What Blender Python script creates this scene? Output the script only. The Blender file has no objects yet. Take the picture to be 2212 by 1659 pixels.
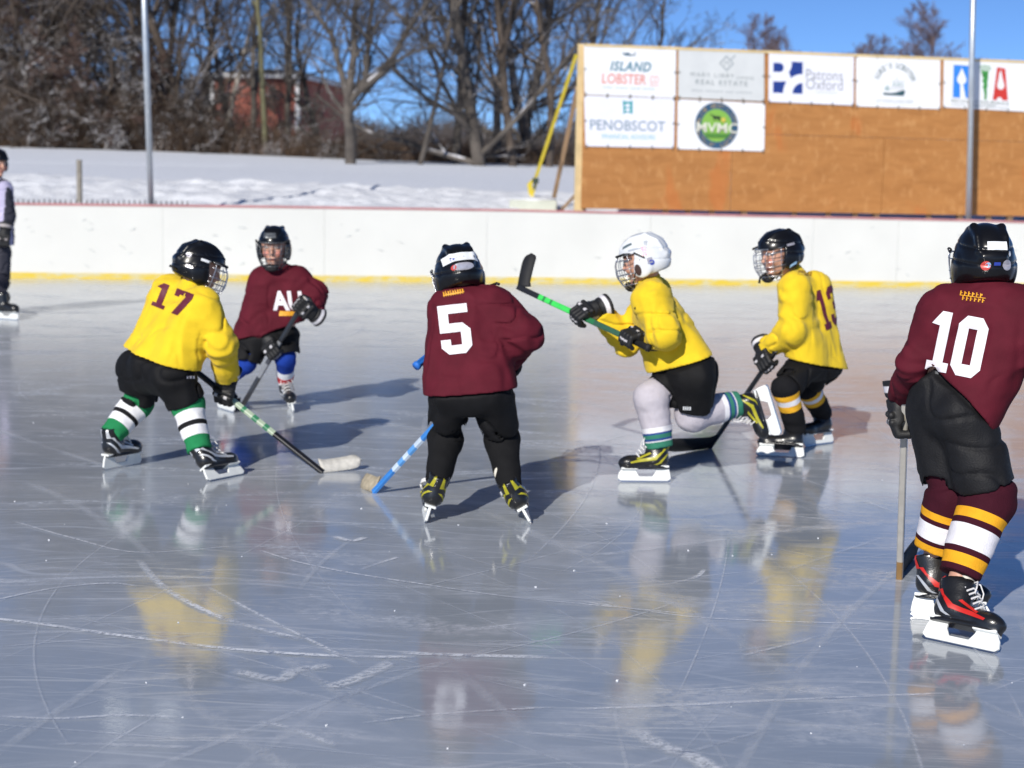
import bpy, bmesh, math, random
import numpy as np
from mathutils import Vector, Matrix
from mathutils.bvhtree import BVHTree
from mathutils.geometry import tessellate_polygon

scene = bpy.context.scene
COL = scene.collection
F32 = np.float32
V = lambda *a: np.array(a, dtype=np.float64)
def nrm(v):
    v = np.asarray(v, float); return v / (np.linalg.norm(v) + 1e-12)

# ------------------------------------------------------------------ camera maths (photo measured on a 2212 x 1659 grid)
FPX, CX, CY, CAMH = 3500.0, 1106.0, 829.5, 1.3
PITCH, ROLL = math.atan((CY - 420.0) / FPX), math.radians(1.1)
CF = V(0, math.cos(PITCH), -math.sin(PITCH))
U0 = V(0, math.sin(PITCH), math.cos(PITCH))
CR = math.cos(ROLL) * V(1, 0, 0) + math.sin(ROLL) * U0
CU = -math.sin(ROLL) * V(1, 0, 0) + math.cos(ROLL) * U0
CAM = V(0, 0, CAMH)
def ray(u, v): return CF * FPX + CR * (u - CX) - CU * (v - CY)
def P(u, v, y):
    d = ray(u, v); return CAM + d * (y / d[1])
def G(u, v, z=0.0):
    d = ray(u, v); return CAM + d * ((z - CAMH) / d[2])

# ------------------------------------------------------------------ object helpers
def link(o, parent=None):
    COL.objects.link(o)
    if parent is not None: o.parent = parent
    return o
def tag(o, label=None, cat=None, group=None, kind=None):
    if label: o['label'] = label
    if cat: o['category'] = cat
    if group: o['group'] = group
    if kind: o['kind'] = kind
    return o
def empty(name, loc):
    o = bpy.data.objects.new(name, None); o.location = loc; o.empty_display_size = 0.1
    return link(o)
def mk(name, verts, faces, mat, parent=None, base=None, smooth=True, attr=None, col=None, loc=None, mats=None, midx=None):
    """one mesh object; verts in world space, stored relative to base"""
    me = bpy.data.meshes.new(name)
    v = np.asarray(verts, float)
    if base is not None and len(v): v = v - np.asarray(base)
    f = faces.tolist() if isinstance(faces, np.ndarray) else faces
    me.from_pydata(v.tolist(), [], f)
    for m in (mats or [mat]): me.materials.append(m)
    if midx is not None: me.polygons.foreach_set('material_index', np.asarray(midx, dtype=np.int32))
    me.polygons.foreach_set('use_smooth', [smooth] * len(me.polygons))
    if attr is not None:
        a = me.attributes.new('t', 'FLOAT', 'POINT'); a.data.foreach_set('value', np.asarray(attr, dtype=F32))
    if col is not None:
        a = me.attributes.new('col', 'FLOAT_COLOR', 'POINT')
        c = np.ones((len(v), 4), F32); c[:, :3] = col; a.data.foreach_set('color', c.ravel())
    me.update()
    o = bpy.data.objects.new(name, me)
    link(o, parent)
    if parent is None and base is not None: o.location = base
    if loc is not None: o.location = loc
    return o

# ------------------------------------------------------------------ geometry accumulators
class MB:
    def __init__(s): s.v = []; s.f = []; s.n = 0
    def add(s, v, f):
        s.v.append(np.asarray(v, float)); s.f += [tuple(i + s.n for i in q) for q in f]; s.n += len(v)
    def box(s, c, half, ax=None):
        ax = np.eye(3) if ax is None else np.asarray(ax)
        c = np.asarray(c, float); v = []
        for i in (-1, 1):
            for j in (-1, 1):
                for k in (-1, 1):
                    v.append(c + ax[0] * half[0] * i + ax[1] * half[1] * j + ax[2] * half[2] * k)
        s.add(v, [(0, 1, 3, 2), (4, 6, 7, 5), (0, 4, 5, 1), (2, 3, 7, 6), (0, 2, 6, 4), (1, 5, 7, 3)])
    def bar(s, a, b, w, h, up=(0, 0, 1)):
        a = np.asarray(a, float); b = np.asarray(b, float)
        x = nrm(b - a); y = np.cross(up, x); y = nrm(y) if np.linalg.norm(y) > 1e-4 else nrm(np.cross((1, 0, 0), x)); z = np.cross(x, y)
        s.box((a + b) / 2, (np.linalg.norm(b - a) / 2, w / 2, h / 2), (x, y, z))
    def tube(s, pts, r, n=8, caps=True):
        pts = [np.asarray(p, float) for p in pts]; m = len(pts)
        rs = r if hasattr(r, '__len__') else [r] * m
        up = V(0, 0, 1); t0 = nrm(pts[1] - pts[0])
        if abs(t0[2]) > .9: up = V(1, 0, 0)
        v = []
        for i in range(m):
            t = nrm(pts[min(i + 1, m - 1)] - pts[max(i - 1, 0)])
            y = nrm(np.cross(up, t)); z = np.cross(t, y); up = z
            for k in range(n):
                a = 2 * math.pi * k / n
                v.append(pts[i] + (y * math.cos(a) + z * math.sin(a)) * rs[i])
        f = []
        for i in range(m - 1):
            for k in range(n):
                f.append((i * n + k, i * n + (k + 1) % n, (i + 1) * n + (k + 1) % n, (i + 1) * n + k))
        if caps: f.append(tuple(range(n - 1, -1, -1))); f.append(tuple((m - 1) * n + k for k in range(n)))
        s.add(v, f)
    def prism(s, poly, o, x, y, z, th):
        """poly in (x,y) plane at origin o, extruded +-th/2 along z"""
        o = np.asarray(o, float); n = len(poly)
        v = [o + x * p[0] + y * p[1] + z * sg * th / 2 for sg in (-1, 1) for p in poly]
        f = [tuple(range(n - 1, -1, -1)), tuple(range(n, 2 * n))]
        for i in range(n):
            j = (i + 1) % n; f.append((i, j, n + j, n + i))
        s.add(v, f)
    def build(s, name, mat, parent=None, base=None, smooth=False, **k):
        return mk(name, np.concatenate(s.v), s.f, mat, parent, base, smooth, **k)

# ------------------------------------------------------------------ implicit surfaces
rng0 = np.random.RandomState(7)
LAT = rng0.uniform(-1, 1, (32, 32, 32)).astype(F32)
def vnoise(Pt, fr, seed=0.0):
    Q = Pt * np.asarray(fr, F32) + F32(seed * 7.31)
    i = np.floor(Q).astype(np.int32); f = (Q - i).astype(F32); f = f * f * (3 - 2 * f); i %= 32; j = (i + 1) % 32
    x0, y0, z0 = i.T; x1, y1, z1 = j.T; fx, fy, fz = f.T
    a = LAT[x0, y0, z0] * (1 - fx) + LAT[x1, y0, z0] * fx
    b = LAT[x0, y1, z0] * (1 - fx) + LAT[x1, y1, z0] * fx
    c = LAT[x0, y0, z1] * (1 - fx) + LAT[x1, y0, z1] * fx
    d = LAT[x0, y1, z1] * (1 - fx) + LAT[x1, y1, z1] * fx
    return (a * (1 - fy) + b * fy) * (1 - fz) + (c * (1 - fy) + d * fy) * fz
def cap(Pt, a, b, ra, rb):
    a = np.asarray(a, F32); ab = np.asarray(b, F32) - a; q = Pt - a
    t = np.clip((q @ ab) / (ab @ ab + 1e-9), 0, 1)
    return np.linalg.norm(q - t[:, None] * ab, axis=1) - (ra + (rb - ra) * t)
def ell(Pt, c, r, ax=None):
    q = Pt - np.asarray(c, F32)
    if ax is not None: q = q @ np.asarray(ax, F32).T
    r = np.asarray(r, F32)
    k0 = np.linalg.norm(q / r, axis=1); k1 = np.linalg.norm(q / (r * r), axis=1) + 1e-6
    return k0 * (k0 - 1) / k1
def rbox(Pt, c, half, rr):
    q = np.abs(Pt - np.asarray(c, F32)) - (np.asarray(half, F32) - rr)
    return np.linalg.norm(np.maximum(q, 0), axis=1) + np.minimum(q.max(axis=1), 0) - rr
def pln(Pt, p0, n): return (Pt - np.asarray(p0, F32)) @ np.asarray(nrm(n), F32)
def smin(a, b, k):
    h = np.clip(.5 + .5 * (b - a) / k, 0, 1); return b + (a - b) * h - k * h * (1 - h)
def smax(a, b, k): return -smin(-a, -b, k)
def mesh_sdf(f, lo, hi, h, smooth_it=2, marg=.03):
    lo = np.asarray(lo, float) - 2 * h; hi = np.asarray(hi, float) + 2 * h; B = 6
    nb = np.ceil((hi - lo) / (h * B)).astype(int)
    g = np.stack(np.meshgrid(*[np.arange(n) for n in nb], indexing='ij'), -1).reshape(-1, 3)
    ctr = (lo + (g * B + (B - 1) / 2) * h).astype(F32)
    dc = f(ctr)
    act = np.abs(dc) < (B * h * .87 * 1.25 + marg)
    S = np.empty((len(g), B, B, B), F32); S[:] = dc[:, None, None, None]
    off = np.stack(np.meshgrid(*[np.arange(B)] * 3, indexing='ij'), -1).reshape(-1, 3)
    ga = g[act]
    out = []
    for c0 in range(0, len(ga), 2500):
        gg = ga[c0:c0 + 2500]
        pts = (lo + (gg[:, None, :] * B + off[None]) * h).reshape(-1, 3).astype(F32)
        out.append(f(pts).reshape(-1, B, B, B))
    S[act] = np.concatenate(out)
    S = S.reshape(nb[0], nb[1], nb[2], B, B, B).transpose(0, 3, 1, 4, 2, 5).reshape(nb[0] * B, nb[1] * B, nb[2] * B)
    S[0] = S[-1] = 1; S[:, 0] = S[:, -1] = 1; S[:, :, 0] = S[:, :, -1] = 1
    ins = S < 0
    cc = sum(ins[a:a + S.shape[0] - 1, b:b + S.shape[1] - 1, c:c + S.shape[2] - 1].astype(np.int8) for a in (0, 1) for b in (0, 1) for c in (0, 1))
    idx = np.argwhere((cc > 0) & (cc < 8))
    cor = np.array([(a, b, c) for a in (0, 1) for b in (0, 1) for c in (0, 1)])
    val = np.stack([S[idx[:, 0] + c[0], idx[:, 1] + c[1], idx[:, 2] + c[2]] for c in cor], 1)
    acc = np.zeros((len(idx), 3)); cnt = np.zeros(len(idx))
    for i in range(8):
        for j in range(i + 1, 8):
            if np.abs(cor[i] - cor[j]).sum() != 1: continue
            m = (val[:, i] < 0) != (val[:, j] < 0)
            t = val[m, i] / (val[m, i] - val[m, j])
            acc[m] += cor[i] + t[:, None] * (cor[j] - cor[i]); cnt[m] += 1
    vv = lo + (idx + acc / cnt[:, None]) * h
    ids = -np.ones([s - 1 for s in S.shape], np.int64); ids[tuple(idx.T)] = np.arange(len(idx))
    faces = []
    for ax in range(3):
        o1, o2 = [(1, 2), (2, 0), (0, 1)][ax]
        sl0 = [slice(None)] * 3; sl1 = [slice(None)] * 3
        sl0[ax] = slice(0, -1); sl1[ax] = slice(1, None)
        m = ins[tuple(sl0)] != ins[tuple(sl1)]
        e = np.argwhere(m)
        e = e[(e[:, o1] > 0) & (e[:, o2] > 0) & (e[:, o1] < S.shape[o1] - 1) & (e[:, o2] < S.shape[o2] - 1)]
        q = []
        for (d1, d2) in ((-1, -1), (0, -1), (0, 0), (-1, 0)):
            ee = e.copy(); ee[:, o1] += d1; ee[:, o2] += d2; q.append(ids[tuple(ee.T)])
        q = np.stack(q, 1); flip = ~ins[tuple(e.T)]
        q[flip] = q[flip][:, ::-1]; faces.append(q)
    faces = np.concatenate(faces); faces = faces[(faces >= 0).all(axis=1)]
    for it in range(smooth_it):
        s = np.zeros_like(vv); c = np.zeros(len(vv))
        for a in range(4):
            b = (a + 1) % 4
            np.add.at(s, faces[:, a], vv[faces[:, b]]); np.add.at(c, faces[:, a], 1)
            np.add.at(s, faces[:, b], vv[faces[:, a]]); np.add.at(c, faces[:, b], 1)
        c[c == 0] = 1
        vv = vv + (s / c[:, None] - vv) * (.55 if it % 2 == 0 else -.28 if smooth_it > 2 else .35)
    return vv, faces

# ------------------------------------------------------------------ flat art: polygons cut into small cells and laid on a surface
def art_from_polys(polys):
    bm = bmesh.new()
    for poly in polys:                      # poly = [outer, hole, hole...]
        tris = tessellate_polygon([[Vector((p[0], p[1], 0)) for p in ring] for ring in poly])
        vs = [bm.verts.new((p[0], p[1], 0)) for ring in poly for p in ring]
        for t in tris:
            try: bm.faces.new([vs[i] for i in t])
            except ValueError: pass
    return bm
_fontcache = {}
def text_bm(s, shear=0.0, bold=0.0, space=1.0):
    cu = bpy.data.curves.new('txt', 'FONT'); cu.body = s; cu.shear = shear; cu.offset = bold; cu.space_character = space
    cu.align_x = 'CENTER'; cu.resolution_u = 3; cu.fill_mode = 'FRONT'
    o = bpy.data.objects.new('txt', cu); me = bpy.data.meshes.new_from_object(o)
    bm = bmesh.new(); bm.from_mesh(me)
    bpy.data.objects.remove(o); bpy.data.curves.remove(cu); bpy.data.meshes.remove(me)
    return bm
def bm_fit(bm, cx, cy, w, h):
    xs = [v.co.x for v in bm.verts]; ys = [v.co.y for v in bm.verts]
    x0, x1, y0, y1 = min(xs), max(xs), min(ys), max(ys)
    for v in bm.verts:
        v.co.x = cx + ((v.co.x - x0) / (x1 - x0) - .5) * w; v.co.y = cy + ((v.co.y - y0) / (y1 - y0) - .5) * h
    return bm
def bm_cut(bm, step):
    for ax in (0, 1):
        vs = [v.co[ax] for v in bm.verts]; a = min(vs); b = max(vs); n = int((b - a) / step)
        for i in range(1, n + 1):
            co = [0, 0, 0]; no = [0, 0, 0]; co[ax] = a + i * step; no[ax] = 1
            bmesh.ops.bisect_plane(bm, geom=bm.verts[:] + bm.edges[:] + bm.faces[:], plane_co=co, plane_no=no)
    return bm
def bm_join(bms):
    out = bmesh.new()
    for b in bms:
        me = bpy.data.meshes.new('x'); b.to_mesh(me); out.from_mesh(me); bpy.data.meshes.remove(me); b.free()
    return out
def bm_map(name, bm, fn, mat, parent, base=None):
    """fn: (n,2) array -> world points (n,3) with nan where nothing is hit"""
    bm.verts.ensure_lookup_table(); bm.verts.index_update()
    xy = np.array([(v.co.x, v.co.y) for v in bm.verts])
    w = fn(xy); ok = ~np.isnan(w).any(axis=1); remap = np.cumsum(ok) - 1
    fs = [[int(remap[v.index]) for v in f.verts] for f in bm.faces if all(ok[v.index] for v in f.verts)]
    bm.free()
    if not fs: return None
    return mk(name, w[ok], fs, mat, parent, base, True)
def projector(bvh, O, X, Y, D, lift=.003):
    O, X, Y, D = map(lambda a: np.asarray(a, float), (O, X, Y, D)); X = nrm(X); D = nrm(D)
    Y = nrm(Y - D * (Y @ D)); X = nrm(X - D * (X @ D) - Y * (X @ Y))
    def fn(xy):
        out = np.full((len(xy), 3), np.nan)
        for i, (x, y) in enumerate(xy):
            o = O + X * x + Y * y - D * .6
            h, n, k, d = bvh.ray_cast(Vector(o), Vector(D), 3.0)
            if h is not None: out[i] = np.array(h) - D * lift + np.array(n) * (.001 if np.dot(np.array(n), D) < 0 else -.001)
        return out
    return fn
def bvh_of(v, f): return BVHTree.FromPolygons([tuple(x) for x in v], [tuple(int(i) for i in q) for q in f])
DIG = {
 '0': [[[(.15,0),(.47,0),(.62,.15),(.62,.85),(.47,1),(.15,1),(0,.85),(0,.15)], [(.22,.2),(.22,.8),(.40,.8),(.40,.2)]]],
 '5': [[[(0,1),(.6,1),(.6,.82),(.2,.82),(.2,.62),(.47,.62),(.62,.48),(.62,.14),(.48,0),(.14,0),(0,.14),(0,.3),(.2,.3),(.2,.18),(.42,.18),(.42,.44),(0,.44)]]],
 '1': [[[(0,.78),(.18,1),(.38,1),(.38,.16),(.5,.16),(.5,0),(.04,0),(.04,.16),(.17,.16),(.17,.76)]]],
 '7': [[[(0,1),(.6,1),(.6,.8),(.34,0),(.12,0),(.38,.8),(.16,.8),(.16,.7),(0,.7)]]],
 '3': [[[(0,.86),(.14,1),(.48,1),(.62,.86),(.62,.58),(.54,.5),(.62,.42),(.62,.14),(.48,0),(.14,0),(0,.14),(0,.3),(.2,.3),(.2,.18),(.42,.18),(.42,.41),(.22,.41),(.22,.59),(.42,.59),(.42,.82),(.2,.82),(.2,.7),(0,.7)]]]}
def number_bm(s, h, gap=.1):
    polys = []; x = 0
    for ch in s:
        w = max(p[0] for p in DIG[ch][0][0])
        for poly in DIG[ch]: polys.append([[((p[0] + x) * h, (p[1] - .5) * h) for p in ring] for ring in poly])
        x += w + gap
    tot = (x - gap) * h
    return art_from_polys([[[(px - tot / 2, py) for px, py in r] for r in poly] for poly in polys])

# ------------------------------------------------------------------ materials
MATS = {}
def s2l(c): return tuple(((x / 255) / 12.92 if x / 255 <= .04045 else ((x / 255 + .055) / 1.055) ** 2.4) for x in c)
def mat(name, color, rough=.6, var=.0, vscale=8, bump=0, bscale=200, metal=0, spec=.5, sheen=0, coat=0, alpha=None, attr=None, ramp=None, trans=0, wrinkle=0):
    if name in MATS: return MATS[name]
    m = bpy.data.materials.new(name); m.use_nodes = True; nt = m.node_tree; N = nt.nodes; L = nt.links
    b = N['Principled BSDF']
    b.inputs['Roughness'].default_value = rough; b.inputs['Metallic'].default_value = metal
    b.inputs['Specular IOR Level'].default_value = spec
    if sheen: b.inputs['Sheen Weight'].default_value = sheen; b.inputs['Sheen Roughness'].default_value = .5
    if coat: b.inputs['Coat Weight'].default_value = coat; b.inputs['Coat Roughness'].default_value = .08
    if trans: b.inputs['Transmission Weight'].default_value = trans
    tc = N.new('ShaderNodeTexCoord')
    src = None
    if attr == 'col':
        a = N.new('ShaderNodeAttribute'); a.attribute_name = 'col'; src = a.outputs['Color']
    elif ramp is not None:
        a = N.new('ShaderNodeAttribute'); a.attribute_name = 't'
        r = N.new('ShaderNodeValToRGB'); r.color_ramp.interpolation = 'CONSTANT'
        els = r.color_ramp.elements
        while len(els) > 1: els.remove(els[-1])
        els[0].position = ramp[0][0]; els[0].color = (*ramp[0][1], 1)
        for p, c in ramp[1:]:
            e = els.new(p); e.color = (*c, 1)
        L.new(a.outputs['Fac'], r.inputs[0]); src = r.outputs[0]
    if var or src:
        n = N.new('ShaderNodeTexNoise'); n.inputs['Scale'].default_value = vscale; n.inputs['Detail'].default_value = 5
        L.new(tc.outputs['Object'], n.inputs['Vector'])
        mr = N.new('ShaderNodeMapRange'); mr.inputs[1].default_value = .3; mr.inputs[2].default_value = .7
        mr.inputs[3].default_value = 1 - var; mr.inputs[4].default_value = 1 + var
        L.new(n.outputs[0], mr.inputs[0])
        hs = N.new('ShaderNodeHueSaturation'); L.new(mr.outputs[0], hs.inputs['Value'])
        if src: L.new(src, hs.inputs['Color'])
        else: hs.inputs['Color'].default_value = (*color, 1)
        L.new(hs.outputs[0], b.inputs['Base Color'])
    else: b.inputs['Base Color'].default_value = (*color, 1)
    if bump:
        n2 = N.new('ShaderNodeTexNoise'); n2.inputs['Scale'].default_value = bscale; n2.inputs['Detail'].default_value = 3
        L.new(tc.outputs['Object'], n2.inputs['Vector'])
        bp = N.new('ShaderNodeBump'); bp.inputs['Strength'].default_value = bump; bp.inputs['Distance'].default_value = .004
        L.new(n2.outputs[0], bp.inputs['Height']); L.new(bp.outputs[0], b.inputs['Normal'])
        if wrinkle:
            n3 = N.new('ShaderNodeTexNoise'); n3.noise_type = 'RIDGED_MULTIFRACTAL'; n3.inputs['Scale'].default_value = 5.5; n3.inputs['Detail'].default_value = 2.5; n3.inputs['Distortion'].default_value = .8
            mp = N.new('ShaderNodeMapping'); mp.inputs['Scale'].default_value = (1.5, 1.5, .8); mp.inputs['Rotation'].default_value = (.2, .5, .1); L.new(tc.outputs['Object'], mp.inputs[0]); L.new(mp.outputs[0], n3.inputs['Vector'])
            b2 = N.new('ShaderNodeBump'); b2.invert = True; b2.inputs['Strength'].default_value = wrinkle; b2.inputs['Distance'].default_value = .02
            L.new(n3.outputs[0], b2.inputs['Height']); L.new(b2.outputs[0], bp.inputs['Normal'])
    MATS[name] = m; return m
# ------------------------------------------------------------------ palette
M_YEL = mat('yellow jersey cloth', (.80, .555, .022), .85, var=.07, vscale=14, bump=.35, bscale=420, sheen=.1, spec=.2, wrinkle=.45)
M_MAR = mat('maroon jersey cloth', (.098, .009, .019), .8, var=.12, vscale=14, bump=.35, bscale=420, spec=.18, wrinkle=.45)
M_NUMW = mat('white lettering film', (.80, .76, .80), .6, var=.05, bump=.2, bscale=200)
M_NUMM = mat('maroon lettering film', (.12, .012, .03), .6, var=.08, bump=.2, bscale=200)
M_GOLD = mat('gold lettering film', (.78, .36, .02), .6, var=.25, vscale=60)
M_BLK = mat('black nylon', (.006, .006, .007), .7, var=.25, vscale=20, bump=.4, bscale=300, spec=.22, wrinkle=.5)
M_SHELL = mat('black glossy helmet plastic', (.006, .006, .007), .28, var=.1, coat=.15, spec=.35)
M_WSHELL = mat('white helmet plastic', (.72, .74, .76), .28, var=.05, coat=.3)
M_DARKF = mat('dark foam', (.02, .02, .022), .8, bump=.2)
M_CAGE = mat('chromed cage wire', (.55, .56, .58), .3, metal=.9)
M_CAGED = mat('grey cage wire', (.16, .17, .18), .35, metal=.7)
M_BOOT = mat('black skate leather', (.012, .012, .013), .3, var=.2, vscale=30, bump=.15, coat=.25)
M_HOLD = mat('white skate holder plastic', (.80, .82, .80), .35, var=.06, vscale=30)
M_STEEL = mat('ground steel', (.62, .63, .65), .25, metal=1)
M_FELT = mat('cream felt', (.74, .70, .60), .9, bump=.4, var=.1)
M_LACE = mat('white laces', (.78, .77, .76), .8, bump=.3)
M_RED = mat('red trim', (.55, .02, .015), .4)
M_NEON = mat('neon yellow trim', (.40, .37, .02), .4, var=.15, vscale=40)
M_SIL = mat('silver trim', (.55, .57, .60), .35, metal=.3)
M_STKW = mat('white sticker', (.78, .80, .82), .4, var=.06)
M_STKB = mat('blue sticker', (.03, .06, .38), .35)
M_STKR = mat('red sticker', (.55, .06, .05), .35)
M_STKS = mat('silver sticker', (.50, .48, .52), .25, metal=.4, var=.15, vscale=80)
M_STKP = mat('pink mark', (.70, .22, .36), .4, var=.2, vscale=60)
M_STKL = mat('pale blue sticker', (.30, .50, .72), .35, var=.3, vscale=60)
M_PALM = mat('cream glove palm', (.62, .55, .40), .85, var=.1)
M_GLV = mat('glove nylon', (.5, .5, .5), .6, attr='col', bump=.25, var=.12, vscale=30)
M_SKIN = mat('skin', (.6, .35, .26), .5, attr='col', var=.04, vscale=30)
M_STRAP = mat('black strap', (.012, .012, .012), .6)
M_TAPEW = mat('white cloth tape', (.62, .60, .55), .85, var=.15, vscale=40, bump=.5, bscale=150)
M_TAPEB = mat('black cloth tape', (.012, .012, .014), .7, var=.2, vscale=40, bump=.5, bscale=150)
M_TAPET = mat('worn tan tape', (.42, .36, .26), .85, var=.3, vscale=40, bump=.5, bscale=150)

def frame(fwd, up):
    """rows: x forward, y left, z up"""
    z = nrm(up); x = np.asarray(fwd, float); x = nrm(x - z * (x @ z)); y = np.cross(z, x); return np.array([x, y, z])
def frame_f(fwd, up):
    x = nrm(fwd); z = np.asarray(up, float); z = nrm(z - x * (z @ x)); y = np.cross(z, x); return np.array([x, y, z])
def xf(v, R, o, s=1.0): return (np.asarray(v) * s) @ R + np.asarray(o)

# ---- helmet shell
def helmet_sdf(Pt):
    o = ell(Pt, (-.004, 0, .012), (.121, .093, .108))
    back = ell(Pt, (-.030, 0, -.030), (.094, .086, .070))
    o = smin(o, back, .03)
    for sy in (-1, 1):
        r1 = np.minimum(cap(Pt, (.088, sy * .034, .068), (.03, sy * .042, .101), .007, .009), cap(Pt, (.03, sy * .042, .101), (-.045, sy * .045, .103), .009, .010))
        r2 = np.minimum(cap(Pt, (-.045, sy * .045, .103), (-.095, sy * .046, .068), .010, .009), cap(Pt, (-.095, sy * .046, .068), (-.114, sy * .045, .02), .009, .006))
        ear = ell(Pt, (-.005, sy * .085, -.035), (.048, .016, .052))
        o = smin(smin(smin(o, r1, .014), r2, .014), ear, .02)
    o = smin(o, cap(Pt, (-.118, -.03, .0), (-.118, .03, .0), .012, .012), .015)
    # grooves and vents
    for z in (.046, -.004):
        g = np.abs(Pt[:, 2] - z - .25 * (Pt[:, 0] + .03)) - .0025
        o = smax(o, -np.maximum(g, -(o + .004)), .002)
    for sy in (-1, 1):
        for x in (-.04, .0, .04):
            o = smax(o, -cap(Pt, (x, sy * .085, .065), (x + .022, sy * .085, .06), .006, .006), .002)
    inner = ell(Pt, (-.004, 0, .0), (.104, .079, .098))
    inner = smin(inner, cap(Pt, (-.01, 0, 0), (-.01, 0, -.15), .072, .072), .01)
    o = np.maximum(o, -inner)
    face = np.maximum(np.maximum(-(Pt[:, 0] - .030 + .25 * (Pt[:, 2] + .03)), Pt[:, 2] - .032), -9)
    o = smax(o, -face, .006)
    o = smax(o, -(Pt[:, 2] + .080 + .22 * (Pt[:, 0] + .05)), .006)
    return o
_HV = None
def helmet_mesh():
    global _HV
    if _HV is None: _HV = mesh_sdf(helmet_sdf, (-.15, -.12, -.12), (.14, .12, .14), .0042, 2, .02)
    return _HV

def cage_mb(kind=0):
    mb = MB()
    def pt(a, z):   # a: -1..1 across, z height
        prof = np.interp(z, [-.135, -.11, -.06, 0, .035], [.088, .122, .145, .140, .116])
        w = np.interp(z, [-.135, -.11, -.06, 0, .035], [.045, .072, .092, .100, .102])
        ang = a * math.pi / 2
        return V(.02 + (prof - .02) * math.cos(ang) ** .75, w * math.sin(ang), z)
    for z in (.035, .012, -.030, -.055, -.080, -.105, -.130):
        mb.tube([pt(a, z) for a in np.linspace(-.97, .97, 17)], .0021 if z not in (.035, -.13) else .003, 6)
    for a in (-.9, -.66, -.42, -.2, 0, .2, .42, .66, .9):
        zs = np.linspace(.035, -.13, 9)
        mb.tube([pt(a, z) for z in zs], .0019, 6)
    return mb

# ---- skate
def skate_boot_sdf(Pt):
    foot = smin(cap(Pt, (-.062, 0, .105), (.075, 0, .090), .036, .031), ell(Pt, (.085, 0, .088), (.046, .036, .030)), .02)
    shaft = cap(Pt, (-.052, 0, .115), (-.070, 0, .200), .039, .043)
    d = smin(foot, shaft, .03)
    d = smin(d, cap(Pt, (-.030, 0, .15), (-.035, 0, .185), .034, .036), .02)
    d = smax(d, -(Pt[:, 2] - .064 - .02 * np.clip(-Pt[:, 0] * 8, -.2, 1)), .004)
    d = smax(d, Pt[:, 2] - .205 - .25 * (Pt[:, 0] + .05), .006)
    sole = np.maximum(rbox(Pt, (.010, 0, .066), (.112, .030, .006), .005), ell(Pt, (.012, 0, .066), (.122, .037, .05)))
    d = smin(d, sole, .004)
    d = np.maximum(d, -cap(Pt, (-.064, 0, .19), (-.075, 0, .24), .031, .034))
    return d
_SB = None
def boot_mesh():
    global _SB
    if _SB is None: _SB = mesh_sdf(skate_boot_sdf, (-.13, -.06, .04), (.15, .06, .24), .0042, 2, .015)
    return _SB
HOLD = [(-.112, .016), (-.098, .006), (.120, .006), (.133, .018), (.128, .040), (.112, .064), (.052, .064), (.046, .046), (.034, .026),
        (-.028, .026), (-.042, .048), (-.044, .074), (-.100, .074), (-.108, .045)]
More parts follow.
